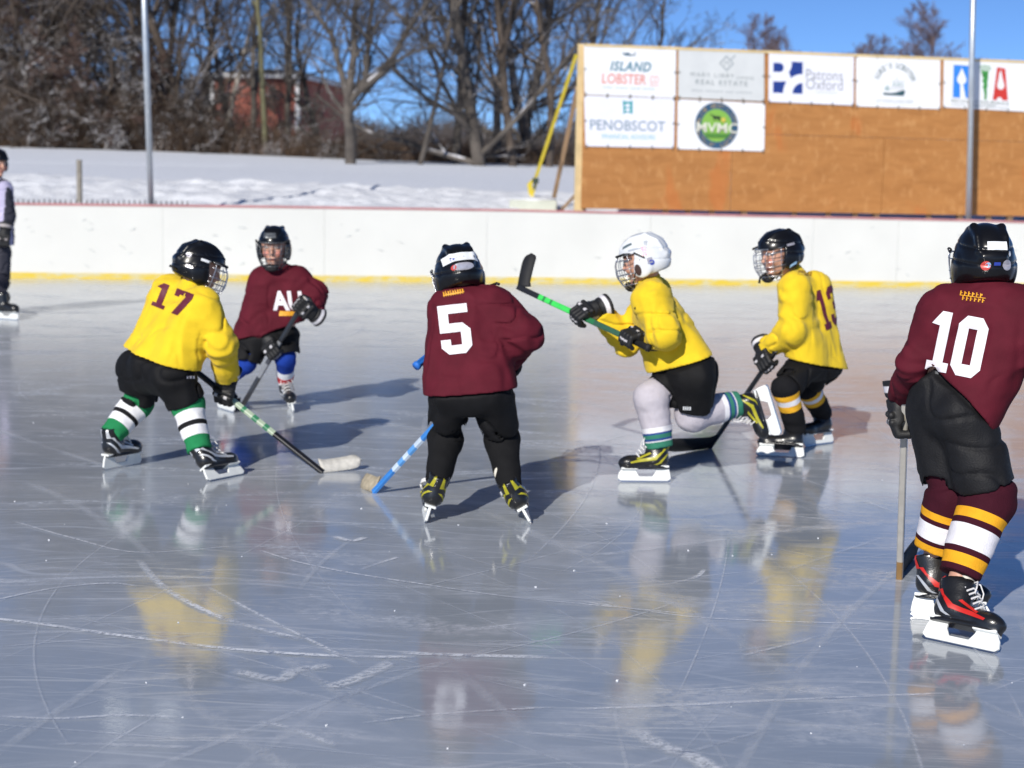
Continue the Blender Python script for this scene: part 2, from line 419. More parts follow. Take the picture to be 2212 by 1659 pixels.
def make_skate(parent, base, heel, toe, up, trim, s=1.0, laces=True, flip_up=None, tongue=True):
    """heel/toe: ends of the blade's edge in world, up: towards the shin"""
    heel = np.asarray(heel, float); toe = np.asarray(toe, float)
    R = frame_f(toe - heel, up); o = (heel + toe) / 2
    L = np.linalg.norm(toe - heel)
    v, f = boot_mesh(); w = xf(v, R, o, s)
    boot = mk('skate', w, f, M_BOOT, parent, base)
    mb = MB(); mb.prism([(x * s, z * s) for x, z in HOLD], o, R[0], R[2], R[1], .011 * s)
    mb.prism([(x * s, z * s) for x, z in [(-.102, .066), (-.034, .066), (-.034, .076), (-.102, .076)]], o, R[0], R[2], R[1], .046 * s)
    mb.prism([(x * s, z * s) for x, z in [(.042, .056), (.118, .056), (.118, .0655), (.042, .0655)]], o, R[0], R[2], R[1], .048 * s)
    h = mb.build('blade_holder', M_HOLD, boot, base)
    bv = h.modifiers.new('b', 'BEVEL'); bv.width = .0025; bv.segments = 2; bv.limit_method = 'ANGLE'
    mb = MB(); mb.prism([(x * s, z * s) for x, z in [(-.108, .012), (-.112, .006), (-.100, .0), (.118, .0), (.130, .008), (.128, .014)]], o, R[0], R[2], R[1], .0032 * s)
    mb.build('blade', M_STEEL, boot, base)
    bvh = bvh_of(w, f)
    if tongue:
        tv = mesh_sdf(lambda Pt: np.maximum(ell(Pt, (-.030, 0, .222), (.018, .036, .038), frame((1, 0, .3), (-.1, 0, 1))), -99), (-.07, -.05, .16), (.02, .05, .28), .005, 1, .02)
        mk('tongue', xf(tv[0], R, o, s), tv[1], M_FELT if tongue == 1 else M_BOOT, boot, base)
    if laces:
        mb = MB()
        for i in range(8):
            t = i / 7; x = -.020 + .075 * t; z = .200 - .088 * t + .012 * math.sin(t * 3); hw = .022
            zz = z - .004
            mb.tube([xf(p, R, o, s) for p in ((x - .008, -hw - .008, zz - .014), (x, -hw * .5, zz + .004), (x + .004, hw * .5, zz + .004), (x - .008, hw + .008, zz - .014))], .0032 * s, 6)
        mb.tube([xf(p, R, o, s) for p in ((-.012, 0, .203), (.006, .014, .208), (.016, .032, .188), (.016, .036, .165))], .0024 * s, 5)
        mb.tube([xf(p, R, o, s) for p in ((-.012, 0, .203), (.008, -.014, .206), (.020, -.032, .182), (.022, -.036, .16))], .0024 * s, 5)
        mb.build('laces', M_LACE, boot, base)
    for sy in (-1, 1):
        fn = projector(bvh, xf((0, sy * .3, 0), R, o, s), R[0], R[2], -sy * R[1], .0012)
        def fn2(xy, fn=fn): return fn(xy * s)
        if trim is None: continue
        main, sec = trim
        a = art_from_polys([[[(-.092, .155), (-.078, .155), (-.040, .098), (.03, .090), (.075, .082), (.08, .088), (.03, .104), (-.030, .112)]],
                            [[(-.02, .128), (-.012, .135), (.050, .106), (.045, .100)]]])
        bm_map('side_trim', bm_cut(a, .01), fn2, main, boot, base)
        a = art_from_polys([[[(-.100, .130), (-.092, .130), (-.050, .086), (-.030, .078), (-.045, .078), (-.062, .084)]]])
        bm_map('heel_trim', bm_cut(a, .01), fn2, sec, boot, base)
    if trim is not None:     # back of the ankle
        fn = projector(bvh, xf((-.3, 0, 0), R, o, s), R[1], R[2], R[0], .0012)
        a = art_from_polys([[[(-.030, .150), (-.012, .150), (-.014, .192), (-.022, .196)]], [[(.030, .150), (.014, .150), (.012, .192), (.020, .196)]]])
        bm_map('ankle_trim', bm_cut(a, .01), lambda xy, fn=fn: fn(xy * s), trim[0], boot, base)
    return boot, R, o

# ---- glove: z along the stick, x from wrist to grip, y = back of the hand
def fingers(Pt, rf, inset=0.0):
    d = None
    for i, z in enumerate((-.034, -.011, .012, .035)):
        l = (.85, .97, 1.0, .93)[i]
        f = cap(Pt, (-.004, .032, z), (.031 * l, .022, z), rf, rf)
        f = np.minimum(f, cap(Pt, (.031 * l, .022, z), (.033 * l, -.014, z), rf, rf * .95))
        f = np.minimum(f, cap(Pt, (.033 * l, -.014, z), (.006, -.029, z), rf * .95, rf * .85))
        d = f if d is None else smin(d, f, .003)
    th = np.minimum(cap(Pt, (-.052, .004, .040), (-.026, -.026, .050), rf * 1.05, rf), cap(Pt, (-.026, -.026, .050), (.010, -.036, .044), rf, rf * .85))
    return smin(d, th, .004)
def glove_sdf(Pt):
    d = fingers(Pt, .0135)
    hand = rbox(Pt, (-.036, .020, .002), (.040, .021, .050), .018)
    roll = np.minimum(cap(Pt, (-.012, .042, -.040), (-.012, .042, .040), .012, .012), cap(Pt, (-.036, .044, -.042), (-.036, .044, .042), .012, .012))
    d = smin(smin(d, hand, .010), roll, .005)
    d = np.maximum(d, -cap(Pt, (0, 0, -.3), (0, 0, .3), .0125, .0125))
    cuff = cap(Pt, (-.070, .010, 0), (-.150, .006, 0), .044, .060)
    cuff = np.maximum(cuff, -(Pt[:, 0] + .145)); cuff = np.maximum(cuff, -cap(Pt, (-.10, .008, 0), (-.18, .004, 0), .034, .050))
    g = np.abs(Pt[:, 0] + .088) - .004
    cuff = smax(cuff, -np.maximum(g, -(cuff + .006)), .003)
    return smin(d, cuff, .008)
_GM = None
def glove_mesh():
    global _GM
    if _GM is None: _GM = mesh_sdf(glove_sdf, (-.17, -.08, -.08), (.06, .08, .08), .0042, 2, .02)
    return _GM
def glove_place(grip, sdir, fore, back, tilt=.35):
    z = nrm(sdir); x = np.asarray(fore, float); x = nrm(x - z * (x @ z)); y = np.cross(z, x)
    if y @ np.asarray(back, float) < 0: z = -z; y = -y
    f_ = np.asarray(fore, float); an = float(np.clip(math.atan2(f_ @ z, f_ @ x), -tilt, tilt))
    x, z = x * math.cos(an) + z * math.sin(an), z * math.cos(an) - x * math.sin(an)
    return np.array([x, y, z]), np.asarray(grip, float)
def make_glove(parent, base, R, o, s=1.0, palm=True, accents=(.78, .76, .78)):
    v, f = glove_mesh()
    c = np.empty((len(v), 3), F32); c[:] = (.011, .011, .012)
    w = np.array(accents)
    c[(v[:, 0] < -.108) & (v[:, 0] > -.128) & (v[:, 1] > .0)] = w
    for z0 in (-.02, .03): c[(abs(v[:, 2] - z0) < .009) & (v[:, 0] > -.022) & (v[:, 0] < -.002) & (v[:, 1] > .05)] = w * .8
    c[(np.abs(v[:, 2]) < .030) & (v[:, 0] > .036) & (v[:, 0] < .06) & (np.abs(v[:, 1]) < .006)] = w * .7
    if palm: c[(v[:, 0] < -.010) & (v[:, 0] > -.068) & (v[:, 1] < .004) & (v[:, 2] < .036)] = (.55, .48, .34)
    return mk('glove', xf(v, R, o, s), f, M_GLV, parent, base, col=c)

# ---- stick
def make_stick(butt, heel, tip, label, ramp, blade_mat, name_mat, butt_mat=None, cat='hockey stick', group='hockey sticks on the rink', w=.026, th=.019, blade_up=None, bh=.066, curve=.02):
    butt = np.asarray(butt, float); heel = np.asarray(heel, float); tip = np.asarray(tip, float)
    o = empty('hockey_stick', heel); tag(o, label, cat, group)
    ax = nrm(butt - heel); bl = tip - heel; bd = nrm(bl)
    side = nrm(np.cross(bd, ax)); wd = np.cross(side, ax)
    v = []; tt = []; n = 30
    for i in range(n + 1):
        p = heel + (butt - heel) * i / n
        for a, b in ((-.5, -.35), (-.35, -.5), (.35, -.5), (.5, -.35), (.5, .35), (.35, .5), (-.35, .5), (-.5, .35)):
            v.append(p + wd * a * w + side * b * th); tt.append(i / n)
    f = [(i * 8 + k, i * 8 + (k + 1) % 8, i * 8 + 8 + (k + 1) % 8, i * 8 + 8 + k) for i in range(n) for k in range(8)]
    f += [tuple(range(7, -1, -1)), tuple(n * 8 + k for k in range(8))]
    m = mat(name_mat, (.5, .5, .5), .35, ramp=ramp, coat=.3, var=.1, vscale=25)
    mk('shaft', v, f, m, o, heel, False, attr=tt)
    # blade
    up = np.asarray(blade_up if blade_up is not None else ax, float); up = nrm(up - bd * (up @ bd)); nn = nrm(np.cross(bd, up)); L = np.linalg.norm(bl)
    bv = []; ns = 14
    for i in range(ns + 1):
        t = i / ns; c = curve * t * t; lo = -.002 + .006 * max(0, t - .7) / .3; hi = bh * (1 + .12 * t)
        if t > .8:
            q = (t - .8) / .2; e = bh * .5 * (1 - math.sqrt(max(0, 1 - q * q))); lo += e; hi -= e
        if t < .12: hi = bh * (1.15 - t)
        for z, th2 in ((lo, .004), ((lo + hi) / 2, .006), (hi, .004)):
            for sg in (-1, 1): bv.append(heel + bd * (L * t) + up * z + nn * (c + sg * th2 * .8))
    bf = []
    for i in range(ns):
        a = i * 6; b = a + 6
        bf += [(a, a + 2, b + 2, b), (a + 2, a + 4, b + 4, b + 2), (a + 3, a + 1, b + 1, b + 3), (a + 5, a + 3, b + 3, b + 5), (a + 4, a + 5, b + 5, b + 4), (a + 1, a, b, b + 1)]
    bf += [(0, 1, 3, 2), (2, 3, 5, 4), (ns * 6, ns * 6 + 2, ns * 6 + 3, ns * 6 + 1), (ns * 6 + 2, ns * 6 + 4, ns * 6 + 5, ns * 6 + 3)]
    mk('blade', bv, bf, blade_mat, o, heel, True)
    mb = MB(); mb.tube([butt - ax * .10, butt - ax * .012, butt - ax * .010, butt + ax * .004], [.0155, .0155, .019, .018], 10)
    mb.build('grip_tape', butt_mat or M_TAPEW, o, heel, True)
    return o
# ------------------------------------------------------------------ sky, sun, camera
SUN_EL, SUN_AZ = math.radians(29), math.radians(21)      # light travels 21 degrees right of the view
ld = V(math.sin(SUN_AZ) * math.cos(SUN_EL), math.cos(SUN_AZ) * math.cos(SUN_EL), -math.sin(SUN_EL))
sun = bpy.data.lights.new('sun', 'SUN'); sun.energy = 4.2; sun.angle = math.radians(.5); sun.color = (1, .95, .87)
so = bpy.data.objects.new('sun', sun); link(so)
so.rotation_euler = Vector(ld).to_track_quat('-Z', 'Y').to_euler()
w = bpy.data.worlds.new('World'); scene.world = w; w.use_nodes = True
nt = w.node_tree; bg = nt.nodes['Background']
sky = nt.nodes.new('ShaderNodeTexSky'); sky.sky_type = 'NISHITA'; sky.sun_disc = False
sky.sun_elevation = SUN_EL
# towards the sun: azimuth measured from +Y clockwise
sky.sun_rotation = math.atan2(-ld[0], -ld[1]); sky.altitude = 3000; sky.air_density = .65; sky.dust_density = .0; sky.ozone_density = 7.0
nt.links.new(sky.outputs[0], bg.inputs[0]); bg.inputs[1].default_value = .105
cam = bpy.data.cameras.new('camera'); cam.sensor_width = 36; cam.lens = FPX / 2212 * 36; cam.clip_end = 3000; cam.clip_start = .05
cam.dof.use_dof = True; cam.dof.focus_distance = 4.9; cam.dof.aperture_fstop = cam.lens / 14.0
co = bpy.data.objects.new('camera', cam); link(co)
co.matrix_world = Matrix((( CR[0], CU[0], -CF[0], 0), (CR[1], CU[1], -CF[1], 0), (CR[2], CU[2], -CF[2], CAMH), (0, 0, 0, 1)))
scene.camera = co
scene.view_settings.view_transform = 'Standard'; scene.view_settings.look = 'None'
scene.view_settings.exposure = .12; scene.view_settings.gamma = 1

# ------------------------------------------------------------------ ice
def nodes_of(name):
    m = bpy.data.materials.new(name); m.use_nodes = True; return m, m.node_tree.nodes, m.node_tree.links, m.node_tree.nodes['Principled BSDF']
def math_n(N, L, op, a, b=None, c=None):
    n = N.new('ShaderNodeMath'); n.operation = op
    for i, x in enumerate((a, b, c)):
        if x is None: continue
        if isinstance(x, (int, float)): n.inputs[i].default_value = x
        else: L.new(x, n.inputs[i])
    return n.outputs[0]
def noise_n(N, L, vec, scale, detail=4, rough=.5, dist=0):
    n = N.new('ShaderNodeTexNoise'); n.inputs['Scale'].default_value = scale; n.inputs['Detail'].default_value = detail
    n.inputs['Roughness'].default_value = rough; n.inputs['Distortion'].default_value = dist; L.new(vec, n.inputs['Vector']); return n.outputs[0]
def map_n(N, L, vec, rot, sc, loc=(0, 0, 0)):
    n = N.new('ShaderNodeMapping'); n.inputs['Rotation'].default_value = (0, 0, rot); n.inputs['Scale'].default_value = sc; n.inputs['Location'].default_value = loc
    L.new(vec, n.inputs['Vector']); return n.outputs[0]
def rng_n(N, L, x, a, b, c=0, d=1, smooth=False):
    n = N.new('ShaderNodeMapRange'); n.inputs[1].default_value = a; n.inputs[2].default_value = b; n.inputs[3].default_value = c; n.inputs[4].default_value = d
    if smooth: n.interpolation_type = 'SMOOTHSTEP'
    L.new(x, n.inputs[0]); return n.outputs[0]
def mix_n(N, L, f, a, b):
    n = N.new('ShaderNodeMix'); n.data_type = 'RGBA'
    if isinstance(f, (int, float)): n.inputs[0].default_value = f
    else: L.new(f, n.inputs[0])
    for i, x in ((6, a), (7, b)):
        if isinstance(x, tuple): n.inputs[i].default_value = (*x, 1)
        else: L.new(x, n.inputs[i])
    return n.outputs[2]
M_ICE, N, L, B = nodes_of('rink ice')
tc = N.new('ShaderNodeTexCoord').outputs['Object']
big = noise_n(N, L, tc, .55, 6, .55, .3)
mid = noise_n(N, L, map_n(N, L, tc, .1, (1, 1.6, 1)), 3.2, 6, .65, .4)
fine = noise_n(N, L, tc, 26, 5, .7)
lines = None
for i, (rot, sc, loc) in enumerate([(.25, (.9, 46, 1), (1, 2, 0)), (-.5, (1.1, 60, 1), (4, 1, 0)), (1.1, (.8, 52, 1), (2, 7, 0)), (-1.25, (1.0, 64, 1), (9, 4, 0)), (.7, (.6, 30, 1), (3, 3, 0)), (-.1, (.7, 34, 1), (5, 8, 0))]):
    wob = N.new('ShaderNodeVectorMath'); wob.operation = 'ADD'
    nn = N.new('ShaderNodeTexNoise'); nn.inputs['Scale'].default_value = .5 + .15 * i; nn.inputs['Detail'].default_value = 1
    L.new(map_n(N, L, tc, 0, (1, 1, 1), loc), nn.inputs['Vector'])
    sc2 = N.new('ShaderNodeVectorMath'); sc2.operation = 'SCALE'; sc2.inputs['Scale'].default_value = .7; L.new(nn.outputs['Color'], sc2.inputs[0])
    L.new(tc, wob.inputs[0]); L.new(sc2.outputs[0], wob.inputs[1])
    n = noise_n(N, L, map_n(N, L, wob.outputs[0], rot, sc, loc), 1.0, 2, .5)
    n = rng_n(N, L, n, .62, .72, 0, 1, True)
    lines = n if lines is None else math_n(N, L, 'MAXIMUM', lines, n)
br = rng_n(N, L, noise_n(N, L, tc, 2.1, 4, .6), .36, .58, .15, 1, True)
lines = math_n(N, L, 'MULTIPLY', lines, br)
col = mix_n(N, L, rng_n(N, L, big, .38, .64, 0, 1), (.300, .340, .395), (.395, .425, .465))
col = mix_n(N, L, rng_n(N, L, mid, .46, .74, 0, .7, True), col, (.48, .51, .56))
snow_p = math_n(N, L, 'MULTIPLY', rng_n(N, L, noise_n(N, L, map_n(N, L, tc, .2, (1, 2.2, 1)), 1.1, 5, .7, .6), .50, .68, 0, 1, True), rng_n(N, L, fine, .38, .60, .05, .6, True))
# pale reflection of the boards put into the ice colour near them, mirror dulled
sep = N.new('ShaderNodeSeparateXYZ'); L.new(tc, sep.inputs[0])
far = rng_n(N, L, math_n(N, L, 'ADD', sep.outputs[1], math_n(N, L, 'MULTIPLY', big, 7.0)), 8.5, 16.5, 0, .95, True)
col = mix_n(N, L, far, col, (.50, .525, .55))
col = mix_n(N, L, math_n(N, L, 'MULTIPLY', lines, .30), col, (.74, .78, .85))
col = mix_n(N, L, snow_p, col, (.60, .63, .68))
L.new(col, B.inputs['Base Color'])
rgh = math_n(N, L, 'ADD', math_n(N, L, 'ADD', math_n(N, L, 'ADD', rng_n(N, L, mid, .3, .8, .04, .11), math_n(N, L, 'MULTIPLY', far, .10)), math_n(N, L, 'MULTIPLY', lines, .16)), math_n(N, L, 'MULTIPLY', snow_p, .35))
L.new(rgh, B.inputs['Roughness']); L.new(rng_n(N, L, far, 0, .95, 1.54, 1.33), B.inputs['IOR'])
bp = N.new('ShaderNodeBump'); bp.inputs['Strength'].default_value = .055; bp.inputs['Distance'].default_value = .01
L.new(math_n(N, L, 'ADD', mid, math_n(N, L, 'MULTIPLY', fine, .2)), bp.inputs['Height']); L.new(bp.outputs[0], B.inputs['Normal'])

# boards follow this line
BL = [(-700, 594, 426), (30, 602, 438), (600, 607.5, 444.5), (1106, 612, 452), (1600, 617, 463.5), (2092, 622.5, 474), (2212, 624, 478), (2900, 632, 496)]
BPT = []
for u, vb, vt in BL:
    g = G(u, vb); t = P(u, vt, g[1]); BPT.append((g, t[2]))
def board_at(u, dz=0, back=0.0):
    g = G(u, np.interp(u, [b[0] for b in BL], [b[1] for b in BL])); g[1] += back; return g
x0, x1 = BPT[0][0][0], BPT[-1][0][0]
iv = [(-26, -9, 0), (26, -9, 0)] + [(g[0], g[1] + .04, 0) for g, h in reversed(BPT)]
iv = [(-26, -9, 0), (26, -9, 0), (26, BPT[-1][0][1] + (26 - x1) * .18, 0)] + [(g[0], g[1] + .04, 0) for g, h in reversed(BPT)] + [(-26, BPT[0][0][1] - (26 + x0) * .14, 0)]
tag(mk('ice', iv, [tuple(range(len(iv)))], M_ICE, smooth=False), kind='structure')

# painted / cut marks on the ice
rnd = random.Random(5)
M_MARK, N, L, B = nodes_of('skate cut snow')
tc = N.new('ShaderNodeTexCoord').outputs['Object']
a = math_n(N, L, 'MULTIPLY', rng_n(N, L, noise_n(N, L, tc, 2.3, 3, .6), .30, .56, .1, 1, True), rng_n(N, L, noise_n(N, L, tc, 55, 4, .7), .36, .58, .3, 1, True))
at = N.new('ShaderNodeAttribute'); at.attribute_name = 't'
a = math_n(N, L, 'MULTIPLY', a, at.outputs['Fac'])
B.inputs['Base Color'].default_value = (.84, .87, .92, 1); B.inputs['Roughness'].default_value = .6
L.new(a, B.inputs['Alpha'])
mv, mf, ma = [], [], []
def mark(pts, wd, st=1.0):
    n0 = len(mv); m = len(pts)
    for i, p in enumerate(pts):
        t = nrm(pts[min(i + 1, m - 1)] - pts[max(i - 1, 0)]); s_ = V(-t[1], t[0], 0)
        fade = min(1, i / 3, (m - 1 - i) / 3)
        for k, al in ((-1, 0), (-.4, 1), (.4, 1), (1, 0)):
            q = p + s_ * wd * k; mv.append((q[0], q[1], .004)); ma.append(al * fade * st)
    for i in range(m - 1):
        for k in range(3): a = n0 + i * 4 + k; mf.append((a, a + 1, a + 5, a + 4))
def smooth_line(uv, n=10):
    g = [G(*p) for p in uv]; out = []
    for i in range(len(g) - 1):
        p0, p1, p2, p3 = g[max(i - 1, 0)], g[i], g[i + 1], g[min(i + 2, len(g) - 1)]
        for k in range(n):
            t = k / n; out.append(.5 * ((2 * p1) + (p2 - p0) * t + (2 * p0 - 5 * p1 + 4 * p2 - p3) * t * t + (3 * p1 - p0 - 3 * p2 + p3) * t ** 3))
    out.append(g[-1]); return out
for uv, wd, st in [([(-40, 1335), (100, 1352), (260, 1375), (480, 1402), (700, 1418), (900, 1422)], .016, 1.0), ([(860, 1412), (1000, 1418), (1190, 1422)], .02, .9),
                   ([(300, 1210), (345, 1262), (420, 1310), (520, 1350), (660, 1385)], .017, .9), ([(450, 1270), (560, 1330), (700, 1400), (780, 1440)], .010, .7),
                   ([(20, 1125), (160, 1165), (300, 1195), (520, 1180)], .010, .6), ([(-20, 1300), (120, 1272), (240, 1262), (300, 1270)], .010, .6),
                   ([(560, 1190), (640, 1215), (760, 1240), (900, 1262), (1090, 1290), (1240, 1305), (1500, 1330)], .009, .7),
                   ([(1240, 1535), (1500, 1525), (1750, 1512), (2050, 1500)], .010, .8), ([(780, 1565), (950, 1545), (1200, 1530)], .009, .6),
                   ([(1250, 1300), (1350, 1315), (1500, 1335), (1700, 1345), (1900, 1350)], .009, .6), ([(1400, 1250), (1440, 1262), (1500, 1250), (1522, 1232)], .012, .9),
                   ([(1365, 1575), (1420, 1610), (1500, 1640), (1560, 1680)], .035, .8), ([(700, 1490), (780, 1465), (850, 1430)], .03, .7), ([(500, 1450), (600, 1470), (640, 1450), (720, 1440)], .03, .6),
                   ([(720, 1160), (760, 1170), (790, 1162)], .02, .8), ([(780, 1232), (830, 1215), (862, 1205)], .012, .7), ([(560, 1560), (640, 1580), (730, 1615)], .012, .6),
                   ([(0, 1550), (120, 1555), (260, 1548), (380, 1552)], .010, .6), ([(100, 1610), (250, 1612), (420, 1618)], .012, .6), ([(1600, 1420), (1680, 1400), (1760, 1380)], .010, .6),
                   ([(1650, 1110), (1800, 1125), (1930, 1135)], .012, .5), ([(1300, 955), (1360, 940), (1440, 950), (1400, 980), (1300, 975)], .012, .5)]:
    mark(smooth_line(uv), wd, st)
for i in range(190):
    y = 3.2 + 15 * rnd.random() ** 1.5; x = rnd.uniform(-.36, .36) * y; r = rnd.choice([4, 7, 12, 20]); a0 = rnd.uniform(0, 6.28); ln = rnd.uniform(.5, 3.5) / r
    c = V(x - r * math.cos(a0), y - r * math.sin(a0), 0)
    mark([c + V(r * math.cos(a0 + ln * k / 24), r * math.sin(a0 + ln * k / 24), 0) for k in range(25)], *(lambda q: (rnd.uniform(.003, .007), rnd.uniform(.15, .4)) if q < .5 else (rnd.uniform(.010, .030), rnd.uniform(.12, .32)))(rnd.random()))
tag(mk('skate_marks', mv, mf, M_MARK, smooth=False, attr=ma), kind='structure')
M_SNOWC = mat('loose ice crumbs', (.82, .84, .88), .6, bump=.3)
cb = MB()
for i in range(60):
    y = 3.3 + 6 * rnd.random() ** 1.3; x = rnd.uniform(-.34, .34) * y; s_ = rnd.uniform(.001, .0035) * (2 if rnd.random() < .08 else 1)
    a = rnd.uniform(0, 3); cb.box((x, y, s_ * .5), (s_, s_ * rnd.uniform(.5, 1), s_ * .5), np.array([(math.cos(a), math.sin(a), .1), (-math.sin(a), math.cos(a), .1), (0, -.1, 1)]))
tag(cb.build('ice_crumbs', M_SNOWC), 'loose white ice crumbs scattered over the rink', 'ice crumbs', kind='stuff')

# ------------------------------------------------------------------ snowy ground behind the boards
def ridge_z(x, y):
    """height of the ground; the far field rises to the left"""
    u = 1106 + x / np.maximum(y, 1) * FPX
    ur = np.clip((u + 200) / 1500, -.6, 1.6)
    zr = 2.78 - .42 * ur                       # crest of the bank seen against the trees, at y = 60
    zb = 1.43 - .10 * ur                        # crest of the ploughed bank, y = 31
    by = np.interp(x, [g[0] for g, h in BPT], [g[1] for g, h in BPT]); q = y - by
    z = np.interp(q, [.10, .16, .45, 1.2, 3.0, 7, 12], [.0, .55, .70, .725, .82, 1, 1.0]) * zb
    t = np.clip((y - 33) / 27, 0, 1); z = z + (zr - zb) * t
    d = np.clip((y - 60) / 20, 0, 1); z = z - .9 * d * d * (3 - 2 * d)
    z = z + np.clip(y - 110, 0, 2000) * .028 + 4.5 * np.clip((y - 300) / 300, 0, 1)
    lump = (np.vectorize(lambda a, b: 0)(x, y) if False else 0)
    return z
ys = np.concatenate([np.array([-60, -10, 10, 21.0, 22.0]), np.arange(22.2, 34, .12), np.arange(34, 64, .7), np.arange(64, 130, 4), np.array([150, 200, 260, 330, 420, 600, 900, 1400])])
xr = np.concatenate([np.linspace(-1, -.40, 10), np.linspace(-.38, .38, 230), np.linspace(.40, 1, 10)])
gv = []
for y in ys:
    sc_ = max(abs(y), 24) * 1.0 + 20 * (y < 20)
    for q in xr: gv.append((q * sc_ * (1.6 if abs(q) > .39 else 1), y, 0))
gv = np.array(gv); gv[:, 2] = ridge_z(gv[:, 0], gv[:, 1])
Pn = gv.astype(F32).copy(); Pn[:, 2] = 0
bY = np.interp(gv[:, 0], [g[0] for g, h in BPT], [g[1] for g, h in BPT])
lm = np.clip((gv[:, 1] - bY - .8) / 1.5, 0, 1) * np.clip((33.5 - gv[:, 1]) / 3, 0, 1)
gv[:, 2] += lm * (vnoise(Pn, (1.1, 2.2, 1), 1) * .08 + np.abs(vnoise(Pn, (2.6, 3.6, 1), 2)) * .07 + vnoise(Pn, (6, 7, 1), 3) * .035)
far_ = np.clip((gv[:, 1] - 33) / 8, 0, 1); gv[:, 2] += far_ * vnoise(Pn, (.12, .12, 1), 5) * .07
# sled track
tr_ = 46 + (gv[:, 0] + 9) * .7; gv[:, 2] -= .10 * np.exp(-((gv[:, 1] - tr_) / 1.2) ** 2) * ((gv[:, 0] > -14.5) & (gv[:, 0] < -8))
gv[gv[:, 1] < bY + .10, 2] = -.06
nx = len(xr); gf = [(i * nx + k, i * nx + k + 1, (i + 1) * nx + k + 1, (i + 1) * nx + k) for i in range(len(ys) - 1) for k in range(nx - 1)]
M_SNOW, N, L, B = nodes_of('snow')
tc = N.new('ShaderNodeTexCoord').outputs['Object']
sep = N.new('ShaderNodeSeparateXYZ'); L.new(tc, sep.inputs[0])
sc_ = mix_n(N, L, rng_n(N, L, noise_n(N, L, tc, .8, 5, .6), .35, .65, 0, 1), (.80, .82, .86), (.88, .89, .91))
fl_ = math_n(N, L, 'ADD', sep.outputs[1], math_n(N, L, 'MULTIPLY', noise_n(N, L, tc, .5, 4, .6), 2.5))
L.new(mix_n(N, L, rng_n(N, L, fl_, 33.4, 35.0, 0, 1, True), sc_, (.77, .80, .86)), B.inputs['Base Color'])  # field beyond the bank: grazing sunlight painted in as a greyer, bluer tone
B.inputs['Roughness'].default_value = .75; B.inputs['Specular IOR Level'].default_value = .3
bp = N.new('ShaderNodeBump'); bp.inputs['Strength'].default_value = .7; bp.inputs['Distance'].default_value = .05
L.new(noise_n(N, L, tc, 7, 6, .7), bp.inputs['Height']); L.new(bp.outputs[0], B.inputs['Normal'])
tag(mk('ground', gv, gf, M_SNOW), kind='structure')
def gz(x, y):
    return float(ridge_z(np.array([x]), np.array([y]))[0])

# ------------------------------------------------------------------ boards
M_BOARD = mat('white rink board plastic', (.70, .70, .66), .42, var=.035, vscale=1.2, bump=.12, bscale=12)
M_KICK, N, L, B = nodes_of('scuffed yellow kick strip')
tc = N.new('ShaderNodeTexCoord').outputs['Object']
L.new(mix_n(N, L, rng_n(N, L, noise_n(N, L, map_n(N, L, tc, 0, (1, 1, 4)), 5, 6, .7), .42, .64, 0, .8, True), (.68, .50, .05), (.56, .55, .42)), B.inputs['Base Color']); B.inputs['Roughness'].default_value = .5
M_RAIL = mat('faded red cap rail', (.50, .22, .22), .5, var=.15, vscale=5)
M_SCUFF = mat('grey puck scuff', (.52, .54, .53), .6, var=.2)
ro = empty('rink_boards', BPT[3][0]); tag(ro, 'long white rink boards with red cap rail and yellow kick strip', 'rink boards'); rb = BPT[3][0]
def strip(pts_h, z0f, z1f, y0, y1):
    v, f = [], []
    for g, h in pts_h:
        for (yy, zz) in ((y0, z0f(h)), (y0, z1f(h)), (y1, z1f(h)), (y1, z0f(h))): v.append((g[0], g[1] + yy, zz))
    for i in range(len(pts_h) - 1):
        a, b = i * 4, i * 4 + 4
        for k in range(4): f.append((a + k, a + (k + 1) % 4, b + (k + 1) % 4, b + k))
    f += [(0, 3, 2, 1), tuple(4 * (len(pts_h) - 1) + k for k in range(4))]
    return v, f
def hint(u): return float(np.interp(u, [b[0] for b in BL], [b[1] for b in BPT]))
def bpt(u): return (board_at(u), hint(u))
# panels, with thin joints between
seams = [-700, -330, 0, 352, 700, 1050, 1402, 1752, 1935, 2290, 2900]
mb = MB()
for a, b in zip(seams[:-1], seams[1:]):
    us = [a + .2] + [q for q in (BL[i][0] for i in range(len(BL))) if a < q < b] + [b - .2]
    v, f = strip([bpt(u) for u in us], lambda h: .088, lambda h: h - .03, .0, .05); mb.add(v, f)
mb.build('board_panel', M_BOARD, ro, rb)
us = [b[0] for b in BL]
mb = MB(); mb.add(*strip([bpt(u) for u in us], lambda h: 0.0, lambda h: .090, -.012, .05)); mb.build('kick_strip', M_KICK, ro, rb)
mb = MB(); mb.add(*strip([bpt(u) for u in us], lambda h: h - .03, lambda h: h, -.012, .13)); mb.build('cap_rail', M_RAIL, ro, rb)
for u in range(-690, 2890, 234):
    mb = MB(); g, h = bpt(u); mb.box((g[0], g[1] + .09, h / 2 - .02), (.03, .038, h / 2 - .02))
    mb.build('stud', mat('weathered stud', (.25, .20, .14), .8, var=.2), ro, rb)
mb = MB()
for i in range(60):
    u = rnd.uniform(20, 2210); g, h = bpt(u); z = rnd.uniform(.15, .9); a = rnd.uniform(-.6, .6); l = rnd.uniform(.02, .09)
    mb.box((g[0], g[1] - .0008, z), (l, .001, rnd.uniform(.003, .009)), np.array([(math.cos(a), 0, math.sin(a)), (0, 1, 0), (-math.sin(a), 0, math.cos(a))]))
mb.build('scuff_marks', M_SCUFF, ro, rb)['kind'] = 'stuff'

